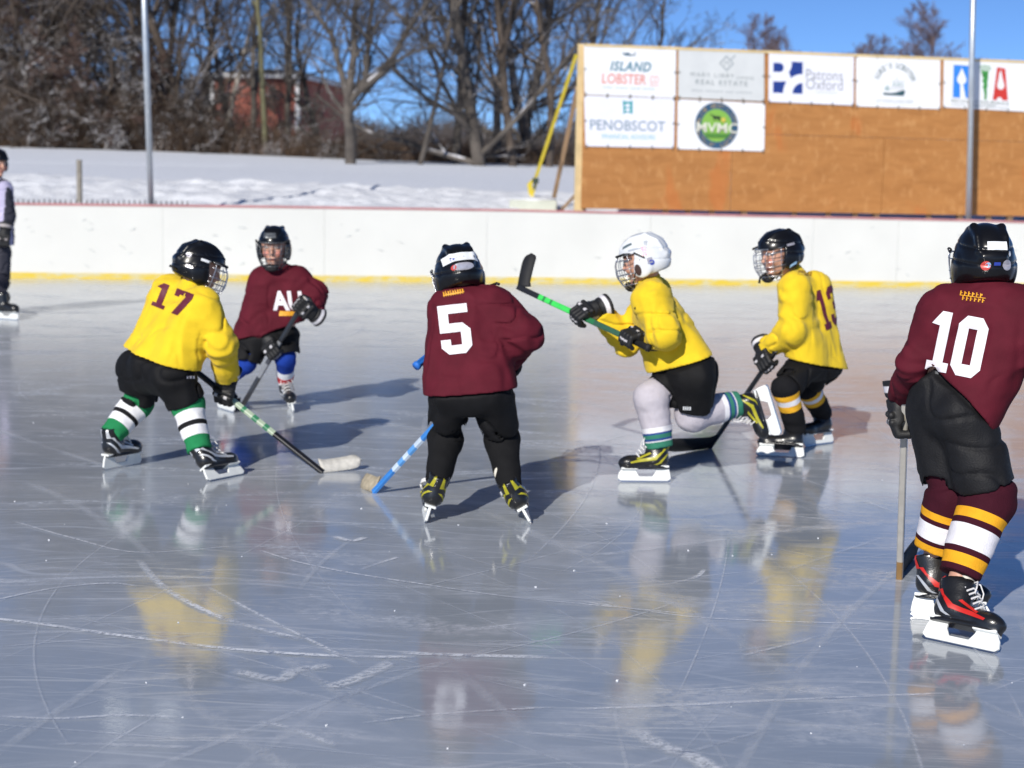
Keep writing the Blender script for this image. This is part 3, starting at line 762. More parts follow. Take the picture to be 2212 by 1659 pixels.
# ------------------------------------------------------------------ light poles
M_GALV = mat('galvanised steel', (.48, .52, .56), .38, metal=.55, var=.10, vscale=6)
def pole(u0, v0, u1, v1, y, label, r):
    a = P(u0, v0, y); b = P(u1, v1, y); d = (b - a) / (b[2] - a[2])
    foot = a + d * (.25 - a[2]) ; top = a + d * (6.6 - a[2])
    o = empty('light_pole', foot); tag(o, label, 'pole', 'tall steel poles behind the boards')
    mb = MB(); mb.tube([foot, top], r, 20); mb.build('shaft', M_GALV, o, foot, True)
    mb = MB(); mb.box(foot + V(0, 0, .01), (.13, .13, .012)); mb.build('base_plate', M_GALV, o, foot)
    mb = MB(); mb.bar(top + V(-.4, 0, -.05), top + V(.4, 0, -.05), .05, .05); mb.build('lamp_arm', M_GALV, o, foot)
    for sx in (-1, 1):
        mb = MB(); mb.box(top + V(.38 * sx, -.06, -.16), (.16, .10, .09)); mb.build('lamp_head', M_GALV, o, foot)
pole(326, 436, 311.5, 0, board_at(326)[1] + .22, 'tall galvanised steel pole standing before the snowy woods at left', .042)
pole(2092, 471, 2102, 0, board_at(2092)[1] + .22, 'tall grey steel pole in front of the rightmost banner', .043)
# short weathered post
a = P(172, 432, 24.3); b = P(171, 345, 24.3)
mb = MB(); mb.tube([V(a[0], a[1], .2), b], [.045, .040], 10); tag(mb.build('fence_post', mat('weathered grey wood', (.24, .22, .19), .85, var=.25, vscale=20, bump=.6, bscale=40), base=V(a[0], a[1], .2), smooth=True), 'short weathered grey post sticking up behind the boards at left', 'post')
# chain link fence whose twisted tips show above the rail
fb = board_at(200) + V(0, .2, 0); o = empty('chain_link_fence', fb); tag(o, 'low chain link fence whose twisted wire tips show above the boards at left', 'fence')
M_WIRE = mat('grey fence wire', (.16, .15, .15), .5, metal=.5)
mb = MB()
ul = np.arange(-60, 404, 11.5)
for i, u in enumerate(ul):
    g, h = bpt(u); g2, h2 = bpt(u + 5.7); y = .20
    z1 = h + .026 + .012 * rnd.random()
    for k in range(0, 14):
        za = z1 - .075 * k - .02
        mb.bar(V(g[0], g[1] + y, za), V(g2[0], g2[1] + y, za - .0375), .004, .004); mb.bar(V(g2[0], g2[1] + y, za - .0375), V(g[0], g[1] + y, za - .075), .004, .004)
        mb.bar(V(g[0], g[1] + y + .004, za), V(2 * g[0] - g2[0], g[1] + y + .004, za - .0375), .004, .004); mb.bar(V(2 * g[0] - g2[0], g[1] + y + .004, za - .0375), V(g[0], g[1] + y + .004, za - .075), .004, .004)
    mb.tube([V(g[0] - .012, g[1] + y, z1 - .03), V(g[0], g[1] + y, z1 - .005), V(g[0] + .004, g[1] + y, z1 + .02)], .007, 5); mb.tube([V(g[0] + .012, g[1] + y, z1 - .03), V(g[0], g[1] + y, z1 - .01), V(g[0] - .006, g[1] + y, z1 + .012)], .007, 5)
mb.build('wire_mesh', M_WIRE, o, fb)
for u in (-40, 110, 260, 398):
    g, h = bpt(u); mb = MB(); mb.tube([V(g[0], g[1] + .23, .1), V(g[0], g[1] + .23, h - .03)], .022, 8); mb.build('post', M_GALV, o, fb, True)

# ------------------------------------------------------------------ plywood wall with banners
yA, yB = 24.75, 26.45
def wy(u):   # depth of the wall plane at a given column (straight line in plan)
    A = P(1252, 450, yA); Bq = P(2212, 472, yB); k = (Bq[1] - A[1]) / (Bq[0] - A[0]); r = ray(u, 450); return (A[1] - k * A[0]) / (1 - k * r[0] / r[1]) 
WA = P(1252, 452, yA); WB = P(2212, 471, yB)
WX = nrm(V(WB[0] - WA[0], WB[1] - WA[1], 0)); WN = V(WX[1], -WX[0], 0)    # WN faces the camera
def wl(u, v):  # wall local (s, z)
    d = ray(u, v); t = ((V(WA[0], WA[1], 0) - CAM) @ WN) / (d @ WN); p = CAM + d * t
    return V((p - V(WA[0], WA[1], 0)) @ WX, p[2])
WO = V(WA[0], WA[1], 0)
def wp(s, z, off=0.0): return WO + WX * s + V(0, 0, z) + WN * off
M_PLY, N, L, B = nodes_of('exterior plywood')
tc = N.new('ShaderNodeTexCoord').outputs['Object']
g1 = noise_n(N, L, map_n(N, L, tc, -.18, (1.0, 1, 4.5)), 1.5, 7, .6, .9)
g2 = noise_n(N, L, map_n(N, L, tc, -.18, (3.5, 1, 2.2)), 2.6, 4, .6, .2)
c_ = mix_n(N, L, rng_n(N, L, g1, .32, .7, 0, 1), (.46, .205, .058), (.36, .150, .038))
c_ = mix_n(N, L, rng_n(N, L, g2, .50, .72, 0, .6, True), c_, (.56, .29, .105))
c_ = mix_n(N, L, rng_n(N, L, noise_n(N, L, map_n(N, L, tc, 0, (1.2, 1, .5)), 1.3, 3), .64, .72, 0, .35, True), c_, (.55, .13, .02))
L.new(c_, B.inputs['Base Color']); B.inputs['Roughness'].default_value = .65
M_2X4 = mat('pale pine lumber', (.66, .50, .26), .7, var=.12, vscale=6)
M_2X4D = mat('weathered lumber', (.20, .13, .08), .8, var=.25, vscale=6)
wo = empty('plywood_wall', WO); tag(wo, 'tall orange brown plywood wall behind the boards, hung with sponsor banners', 'wall')
rows = [(2212, 130), (2212, 471)]
def topz(s): a = wl(1254, 94); b = wl(2212, 131); return a[1] + (b[1] - a[1]) * (s - a[0]) / (b[0] - a[0])
def botz(s): a = wl(1254, 450); b = wl(2212, 467); return a[1] + (b[1] - a[1]) * (s - a[0]) / (b[0] - a[0])
def midz(s): return (wl(1650, 290)[1] + .02 * (s - 2.8) * 0)
sm = [0.02, wl(1579, 400)[0], wl(1906, 400)[0]]; d_ = sm[2] - sm[1]; sm += [sm[2] + d_, sm[2] + 2 * d_]
s_up = [0.02, wl(1450, 200)[0], wl(1906 - 60, 200)[0], wl(1906 - 60, 200)[0] + d_, wl(1906 - 60, 200)[0] + 1.7 * d_]
for a, b in zip(sm[:-1], sm[1:]):
    mb = MB()
    q = [wp(a + .004, botz(a)), wp(b - .004, botz(b)), wp(b - .004, midz(b) - .004), wp(a + .004, midz(a) - .004)]; q += [p - WN * .018 for p in q]
    mb.add(q, [(0, 1, 2, 3), (7, 6, 5, 4), (0, 4, 5, 1), (1, 5, 6, 2), (2, 6, 7, 3), (3, 7, 4, 0)])
    mb.build('plywood_sheet', M_PLY, wo, WO)
for i, (a, b) in enumerate(zip(s_up[:-1], s_up[1:])):
    mb = MB(); of = -.003 if i % 2 else .003
    q = [wp(a + .002, midz(a) + .002, of), wp(b - .002, midz(b) + .002, of), wp(b - .002, topz(b) - .04, of), wp(a + .002, topz(a) - .04, of)]; q += [p - WN * .018 for p in q]
    mb.add(q, [(0, 1, 2, 3), (7, 6, 5, 4), (0, 4, 5, 1), (1, 5, 6, 2), (2, 6, 7, 3), (3, 7, 4, 0)])
    mb.build('plywood_sheet', M_PLY, wo, WO)
se = sm[-1]
mb = MB(); mb.bar(wp(0, .1, -.06), wp(0, topz(0), -.06), .04, .14, WX * 1.0); mb.build('end_post', M_2X4, wo, WO)
mb = MB(); mb.bar(wp(.02, topz(.02) - .02, -.02), wp(se, topz(se) - .02, -.02), .09, .04); mb.build('top_plate', M_2X4, wo, WO)
for u in (1262, 1441, 1490, 1541, 1610, 1720, 1793, 1852, 1897, 2011, 2078, 2141, 2186, 2290, 2400):
    s_ = wl(u, 455)[0]; mb = MB(); big_ = u in (1610, 1897, 2078, 2186)
    mb.bar(wp(s_, .2, -.075), wp(s_, topz(s_) - .05, -.075), .09 if big_ else .04, .09, WX); mb.build('stud', M_2X4D, wo, WO)
mb = MB(); mb.bar(wp(.02, .95, -.14), wp(se, .95, -.14), .04, .09); mb.build('back_rail', M_2X4D, wo, WO)

M_BAN = [mat('white banner vinyl', (.80, .81, .83), .45, var=.02, bump=.05), mat('greyish banner vinyl', (.62, .64, .64), .5, var=.02), mat('cool white banner vinyl', (.78, .79, .86), .45, var=.02)]
M_GROM = mat('brass grommet with tie', (.14, .12, .09), .5, metal=.3)
def ink(name, rgb): return mat('ink ' + name, rgb, .5, var=.04, vscale=20)
def banner(label, tl, tr, bl, br, art, mt, seed):
    Q = [wl(*q) for q in (tl, tr, bl, br)]
    W_ = ((Q[1][0] - Q[0][0]) + (Q[3][0] - Q[2][0])) / 2; H_ = ((Q[0][1] - Q[2][1]) + (Q[1][1] - Q[3][1])) / 2
    def surf(xy, lift):
        a = xy[:, 0:1]; b = xy[:, 1:2]     # 0..1, from lower left
        s2 = (Q[2] * (1 - a) + Q[3] * a) * (1 - b) + (Q[0] * (1 - a) + Q[1] * a) * b
        wv = vnoise(np.concatenate([s2 * [1.0, 1.0], np.full((len(a), 1), seed * 1.7)], 1).astype(F32), (3.2, 1.4, 1), seed) * .007 + vnoise(np.concatenate([s2, np.full((len(a), 1), seed)], 1).astype(F32), (9, 4, 1), seed + 5) * .002
        edge = np.minimum(np.minimum(a[:, 0], 1 - a[:, 0]), np.minimum(b[:, 0], 1 - b[:, 0])); wv = wv * np.clip(edge * 8, 0, 1)
        return WO + WX * s2[:, 0:1] + V(0, 0, 1) * s2[:, 1:2] + WN * (.018 + lift + wv)[:, None]
    n1, n2 = 40, 24
    xy = np.array([(i / n1, k / n2) for k in range(n2 + 1) for i in range(n1 + 1)])
    fr = surf(xy, 0.0); bk = fr - WN * .0025
    f = [(k * (n1 + 1) + i, k * (n1 + 1) + i + 1, (k + 1) * (n1 + 1) + i + 1, (k + 1) * (n1 + 1) + i) for k in range(n2) for i in range(n1)]
    n = len(xy); f2 = [tuple(q + n for q in reversed(t)) for t in f]
    base = surf(np.array([(.5, 0)]), 0)[0]
    o = mk('banner', np.concatenate([fr, bk]), f + f2, mt, None, base); tag(o, label, 'banner', 'sponsor banners on the plywood wall')
    asp = W_ / H_
    for nm, bm, inkm in art:
        bm_map(nm, bm_cut(bm, .05), lambda xy: surf(xy / [asp, 1.0], .0022), inkm, o, base)
    for a, b in [(a, b) for a in (.012, .25, .5, .75, .988) for b in (.02, .98)] + [(.012, .5), (.988, .5)]:
        c = surf(np.array([(a, b)]), .002)[0]; e = V(0, 0, .05 if b > .5 else -.05) if b != .5 else WX * (.035 if a > .5 else -.035)
        mb = MB(); mb.tube([c, c + WN * .004], .014, 8); mb.bar(c, c + e, .010, .006, WN); mb.build('grommet', M_GROM, o, base)
    return asp
def T(s, cx, cy, w_, h_, **k): return bm_fit(text_bm(s, **k), cx, cy, w_, h_)
def arc_text(s, cx, cy, r, a0, a1, h, flip=False, **k):
    bs = []; n = len(s)
    for i, ch in enumerate(s):
        if ch == ' ': continue
        b = text_bm(ch, **k)
        xs = [v.co.x for v in b.verts]; m = (min(xs) + max(xs)) / 2
        a = math.radians(a0 + (a1 - a0) * i / (n - 1)); sc_ = h / .72
        for v in b.verts:
            x, y = (v.co.x - m) * sc_, (v.co.y - .36) * sc_
            th = (a - math.pi / 2) if not flip else (a + math.pi / 2)
            v.co.x = cx + r * math.cos(a) + x * math.cos(th) - y * math.sin(th); v.co.y = cy + r * math.sin(a) + x * math.sin(th) + y * math.cos(th)
        bs.append(b)
    return bm_join(bs)
def circ(cx, cy, r, n=40, a0=0, a1=360, rx=None): return [(cx + (rx or r) * math.cos(math.radians(a0 + (a1 - a0) * i / n)), cy + r * math.sin(math.radians(a0 + (a1 - a0) * i / n))) for i in range(n + (0 if a1 - a0 == 360 else 1))]
def ticks(cx, cy, w_, h_, groups, seed):   # lettering too small to read in the photo: rows of tiny strokes
    r = random.Random(seed); x = cx - w_ / 2; polys = []; tot = sum(groups) + len(groups) - 1; st = w_ / tot
    for gi, gnum in enumerate(groups):
        for i in range(gnum):
            hh = h_ / 2; a = r.choice([0, .25, .5]); polys.append([[(x + st * .12, cy - hh), (x + st * .42, cy - hh), (x + st * .42, cy + hh * (1 - a)), (x + st * .12, cy + hh)]])
            polys.append([[(x + st * .42, cy - hh * .1), (x + st * .72, cy - hh * .1), (x + st * .72, cy + hh * (.2 + a)), (x + st * .42, cy + hh * (.2 + a))]])
            x += st
        x += st
    return art_from_polys(polys)
navy, teal, red = ink('dark teal', (.03, .10, .16)), ink('teal', (.02, .32, .36)), ink('coral', (.72, .25, .20))
pale, cya = ink('pale grey blue', (.17, .26, .34)), ink('pale cyan', (.20, .50, .55))
hull = [(.80, .86), (.835, .845), (.90, .845), (.925, .865), (.945, .84), (1.0, .815), (1.045, .815), (1.06, .87), (1.075, .87), (1.07, .80), (.99, .79), (.87, .795), (.825, .815)]
banner('white banner reading ISLAND LOBSTER CO in dark teal and coral', (1261, 95), (1460, 101), (1262, 204), (1459, 212),
       [('boat_emblem', art_from_polys([[[(x - .02, y) for x, y in hull]]]), navy), ('lettering', T('ISLAND', .96, .585, .86, .19, shear=.28, bold=.03, space=1.1), ink('slate teal', (.10, .24, .32))),
        ('lettering', bm_join([T('LOBSTER', .82, .335, .92, .20, shear=.1, bold=.015), T('CO', 1.46, .345, .19, .15, shear=.1, bold=.0), art_from_polys([[[(1.36, .225), (1.56, .22), (1.56, .235), (1.36, .24)]]])]), red),
        ('small_print', ticks(.93, .155, 1.10, .045, [5, 6, 5, 6], 3), ink('faint teal', (.35, .48, .54)))], M_BAN[0], 1)
dia = [[(.86, .72), (1.02, .56), (1.02, .60), (.90, .72), (1.02, .84), (1.02, .88)], [(1.02, .88), (1.02, .84), (1.14, .72), (1.02, .60), (1.02, .56), (1.18, .72)]]
gr = ink('pale grey', (.24, .28, .29))
banner('greyish banner with a diamond emblem reading MARY LIBBY LIVING REAL ESTATE', (1465, 102), (1650, 110), (1464, 211), (1650, 219),
       [('diamond_emblem', bm_join([art_from_polys([[d] for d in dia]), T('M', 1.02, .72, .10, .10), art_from_polys([[[(1.10, .80), (1.20, .90), (1.22, .885), (1.12, .785)]]])]), ink('faint grey', (.34, .38, .40))),
        ('lettering', bm_join([T('MARY LIBBY', .72, .475, .92, .075, space=1.3), T('LIVING', 1.42, .445, .36, .06, space=1.2)]), gr), ('lettering', T('REAL ESTATE', .92, .33, 1.10, .095, space=1.3, bold=.005), gr),
        ('small_print', ticks(.92, .155, 1.30, .045, [6, 9, 4, 8], 5), ink('faint grey', (.34, .38, .40)))], M_BAN[1], 2)
pb = ink('royal blue', (.012, .040, .23))
R0 = .17
def arcp(cx, cy, r, a0, a1, n=14): return [(cx + r * math.cos(math.radians(a0 + (a1 - a0) * i / n)), cy + r * math.sin(math.radians(a0 + (a1 - a0) * i / n))) for i in range(n + 1)]
xo, yo, q_ = .12, .235, .56
logo = [[[(xo, yo + .37), (xo + .12, yo + .37)] + arcp(xo + .12, yo + .45, .08, -90, 90) + [(xo, yo + .53)]],
        [[(xo, yo), (xo + .19, yo)] + arcp(xo + .54, yo, .35, 180, 146, 8) + [(xo + .24, yo + .21), (xo + .10, yo + .20), (xo, yo + .20)]],
        [[(xo + .37, yo)] + [(xo + .56, yo), (xo + .56, yo + .19)] + arcp(xo + .56, yo, .19, 90, 180)],
        [[(xo + .33, yo + .56)] + arcp(xo + .10, yo + .53, .25, 5, -38, 8) + arcp(xo + .56, yo, .35, 130, 90, 8) + [(xo + .56, yo + .56)]]]
banner('white banner with a dark blue square emblem reading Patrons Oxford Insurance', (1660, 111), (1844, 119), (1659, 220), (1843, 228),
       [('square_emblem', art_from_polys([[[( (x - .40) * 1.12 + .41, (y - .515) * 1.12 + .50) for x, y in ring] for ring in pl_] for pl_ in logo]), pb), ('lettering', bm_join([T('Patrons', 1.20, .58, .80, .20), T('Oxford', 1.20, .39, .80, .21)]), ink('very pale grey', (.30, .31, .34))), ('lettering', T('INSURANCE', 1.25, .235, .46, .045, space=1.2), ink('pale steel', (.48, .54, .62)))], M_BAN[2], 3)
dk = ink('dark sea green', (.035, .09, .11)); md = ink('mid sea green', (.36, .46, .47)); gy = ink('line grey', (.34, .39, .42))
banner('white banner with a fishing boat under arched letters reading LUKE\'S LOBSTER', (1848, 121), (2030, 126), (1848, 230), (2030, 236),
       [('boat_emblem', art_from_polys([[[(.60, .245), (1.03, .235), (1.07, .34), (1.02, .355), (.85, .30), (.72, .285), (.58, .295)]]]), dk),
        ('boat_emblem', art_from_polys([[[(.62, .34), (.72, .33), (.72, .41), (.70, .41), (.67, .45), (.65, .41), (.62, .40)]], [[(.80, .43), (.84, .43), (.84, .50), (.80, .50)]], [[(.87, .43), (.90, .43), (.90, .50), (.87, .50)]], [[(.92, .43), (.96, .43), (.96, .50), (.92, .50)]], [[(.99, .43), (1.02, .43), (1.02, .50), (.99, .50)]]]), md),
        ('boat_detail', art_from_polys([[[(.77, .52), (1.06, .52), (1.06, .53), (.77, .53)]], [[(.76, .41), (1.05, .41), (1.05, .42), (.76, .42)]], [[(.74, .37), (.90, .36), (1.04, .39), (1.04, .40), (.90, .37), (.74, .38)]], [[(.88, .53), (.89, .53), (.89, .62), (.88, .62)]], [[(.74, .55), (.745, .55), (.74, .70), (.735, .70)]]]), gy),
        ('lettering', arc_text("LUKE'S LOBSTER", .84, .40, .44, 152, 22, .105, bold=.01), ink('faded green grey', (.11, .17, .18))), ('lettering', T('AT PORTLAND PIER', .84, .125, .80, .06), ink('pale sea grey', (.32, .38, .42)))], M_BAN[0], 4)
drop = [(.40, .90 - .06)] + [(.46, .72), (.495, .62)] + arcp(.40, .57, .10, 20, -60, 8) + [(.43, .47), (.47, .20)] + [(.37, .20), (.37, .47)] + arcp(.40, .57, .10, 240, 160, 8) + [(.34, .72)]
banner('white banner with large blue R, green tornado T and red A', (2038, 125), (2222, 133), (2036, 232), (2222, 242),
       [('letter_emblem', art_from_polys([[[(.21, .21), (.37, .21), (.37, .49)] + arcp(.40, .58, .10, 240, 160, 8) + [(.40, .82)] + arcp(.40, .58, .10, 20, -60, 8) + [(.43, .49), (.49, .21), (.66, .21), (.60, .45), (.65, .60), (.64, .80), (.58, .86), (.22, .87)]]]), ink('sky blue', (.03, .22, .72))),
        ('letter_emblem', art_from_polys([[[(.84, .78), (1.00, .78), (.985, .70), (.99, .64), (.97, .56), (.975, .48), (.955, .40), (.965, .34), (.95, .20), (.90, .20), (.905, .30), (.88, .42), (.86, .46), (.89, .50), (.85, .58), (.88, .62), (.84, .70), (.86, .73), (.81, .75)]],
                                          [[(.78, .86), (.90, .89), (1.04, .87), (1.04, .855), (.90, .875), (.78, .845)]], [[(.79, .83), (.90, .855), (1.05, .835), (1.05, .82), (.90, .84), (.79, .815)]], [[(.82, .80), (.92, .82), (1.04, .805), (1.04, .79), (.92, .805), (.82, .785)]]]), ink('leaf green', (.05, .28, .06))),
        ('letter_emblem', art_from_polys([[[(1.09, .20), (1.18, .20)] + arcp(1.25, .20, .065, 150, 30, 6) + [(1.31, .20), (1.44, .21), (1.38, .84), (1.19, .86)], [(1.28, .82), (1.32, .64)] + arcp(1.275, .50, .085, 25, -205, 14) + [(1.22, .62), (1.24, .74)]]]), ink('signal red', (.58, .04, .03))),
        ('lettering', bm_join([T('RECOVERY INSURANCE', .82, .145, 1.28, .065, bold=.01), T('ADJUSTERS', .86, .065, .62, .06, bold=.01), art_from_polys([[[(.18, .06), (.50, .06), (.50, .07), (.18, .07)]], [[(1.2, .045), (1.46, .045), (1.46, .055), (1.2, .055)]]])]), ink('grey green', (.16, .21, .19)))], M_BAN[0], 5)
wav = [[[(.80, .93), (.86, .905), (.94, .905), (1.0, .93), (1.0, .66), (.93, .69), (.87, .69), (.80, .655), (.815, .72), (.80, .78), (.815, .80), (.80, .86)], circ(.90, .83, .035, 16, rx=.055), circ(.90, .745, .035, 16, rx=.055)]]
banner('white banner with a teal wave block reading PENOBSCOT FINANCIAL ADVISORS', (1261, 206), (1457, 213), (1264, 316), (1455, 320),
       [('wave_emblem', art_from_polys(wav), teal), ('lettering', T('PENOBSCOT', .90, .43, 1.58, .20, bold=.005), pale), ('lettering', T('FINANCIAL ADVISORS', .92, .205, 1.12, .085, bold=.005), cya)], M_BAN[2], 6)
cx_, cy_ = .85, .50
ring = [[circ(cx_, cy_, .47), list(reversed(circ(cx_, cy_, .335)))]]
cow = [(.71, .735), (.78, .70), (.83, .69), (.92, .69), (.925, .60), (.905, .60), (.90, .64), (.88, .64), (.88, .61), (.86, .61), (.86, .645), (.80, .635), (.80, .605), (.78, .605), (.77, .66), (.74, .70), (.70, .715)]
gold = ink('dull gold', (.42, .30, .12))
banner('white banner with a round green and navy seal reading MVMC', (1463, 214), (1652, 223), (1462, 322), (1650, 327),
       [('round_seal', art_from_polys(ring), ink('seal navy', (.03, .09, .17))), ('round_seal', art_from_polys([[circ(cx_, cy_, .333)]]), ink('seal green', (.22, .45, .07))),
        ('lettering', bm_join([arc_text('MAINE VETERINARY', cx_, cy_, .40, 168, 12, .085, bold=.02), arc_text('MEDICAL CENTER', cx_, cy_, .405, 195, 345, .085, flip=True, bold=.02)]), gold)], M_BAN[0], 7)
# raised details of the seal sit just above it
bobj = [o for o in COL.objects if o.name.startswith('banner')][-1]
Q = [wl(*q) for q in ((1463, 214), (1652, 223), (1462, 322), (1650, 327))]; asp = ((Q[1][0] - Q[0][0]) + (Q[3][0] - Q[2][0])) / ((Q[0][1] - Q[2][1]) + (Q[1][1] - Q[3][1]))
def surf7(xy):
    a = xy[:, 0:1] / asp; b = xy[:, 1:2]; s2 = (Q[2] * (1 - a) + Q[3] * a) * (1 - b) + (Q[0] * (1 - a) + Q[1] * a) * b
    return WO + WX * s2[:, 0:1] + V(0, 0, 1) * s2[:, 1:2] + WN * .031
for nm, bm, mt in (('cow_silhouette', art_from_polys([[cow]]), ink('near black', (.02, .03, .02))), ('sun_glow', art_from_polys([[circ(.99, .62, .05, 16)]]), ink('seal yellow', (.60, .48, .08))),
                   ('seal_field', art_from_polys([[[(.58, .335), (1.12, .335), (1.08, .26), (.62, .26)]]]), ink('seal dark green', (.08, .24, .04))), ('letter_seal', T('MVMC', .86, .455, .90, .20, bold=.012, shear=0), ink('cream', (.72, .72, .62)))):
    bm_map(nm, bm_cut(bm, .05), surf7 if nm != 'letter_seal' else (lambda xy: surf7(xy) + WN * .003), mt, bobj, np.array(bobj.location))

# yellow strap, wooden braces, concrete anchor
ya = wy(1250)
cb0 = P(1152, 431, 26.6); cgz = cb0[2]
cbm = bmesh.new()
c0 = P(1100, 447, 25.9); c1 = P(1203, 449, 25.9); zt = P(1150, 432, 25.9)[2]; zb = .3; cen = V((c0[0] + c1[0]) / 2, 26.4, (zt + zb) / 2)
mb = MB(); mb.box(cen, ((c1[0] - c0[0]) / 2, .5, (zt - zb) / 2)); cc = mb.build('concrete_block', mat('pale concrete', (.52, .54, .46), .85, var=.1, vscale=5, bump=.4, bscale=30), base=V(cen[0], cen[1], zb))
bv = cc.modifiers.new('b', 'BEVEL'); bv.width = .03; bv.segments = 2
tag(cc, 'pale concrete anchor block with snow on top, below the yellow strap', 'concrete block')
sv = mesh_sdf(lambda Pt: ell(Pt, (cen[0], 26.4, zt), ((c1[0] - c0[0]) / 2 * 1.02, .52, .06)) + vnoise(Pt, (6, 6, 6), 2) * .02, (cen[0] - .6, 25.7, zt - .1), (cen[0] + .6, 27.1, zt + .14), .025)
mk('snow_cap', sv[0], sv[1], M_SNOW, cc, V(cen[0], cen[1], zb))
M_STRAPY = mat('yellow ratchet strap', (.66, .52, .04), .6, var=.08)
sb = P(1152, 434, 26.2); o = empty('ratchet_strap', sb); tag(o, 'yellow ratchet strap running from the wall top down to the concrete block', 'strap')
mb = MB(); mb.bar(P(1245, 118, ya), P(1158, 382, 26.1), .055, .008, (0, 1, .2)); mb.bar(P(1158, 384, 26.1), P(1144, 398, 26.15), .06, .02, (0, 1, .2)); mb.bar(P(1144, 396, 26.15), P(1147, 418, 26.2), .08, .02, (0, 1, .2)); mb.bar(P(1147, 416, 26.2), sb, .06, .012, (0, 1, .2)); mb.bar(P(1160, 392, 26.12), P(1152, 418, 26.18), .03, .008, (0, 1, .2))
mb.build('webbing', M_STRAPY, o, sb)
mb = MB(); mb.box(P(1157, 390, 26.08), (.05, .03, .04)); mb.bar(P(1157, 392, 26.08), P(1153, 408, 26.08), .03, .03); mb.build('ratchet', mat('dark steel ratchet', (.05, .07, .05), .5, metal=.6), o, sb)
for (a, b, yb, w2, lab) in (((1248, 190), (1192, 448), 27.2, .07, 'long pale wooden brace leaning against the plywood wall end'), ((1246, 418), (1214, 452), 26.2, .05, 'short wooden brace at the foot of the plywood wall end')):
    pa, pb_ = P(*a, ya + .1), P(*b, yb); mb = MB(); mb.bar(pa, pb_ + (pb_ - pa) * .15, w2, .04, (0, 1, 0)); tag(mb.build('wooden_brace', mat('tan lumber', (.56, .36, .20), .7, var=.1), base=pb_), lab, 'brace', 'wooden braces of the plywood wall')
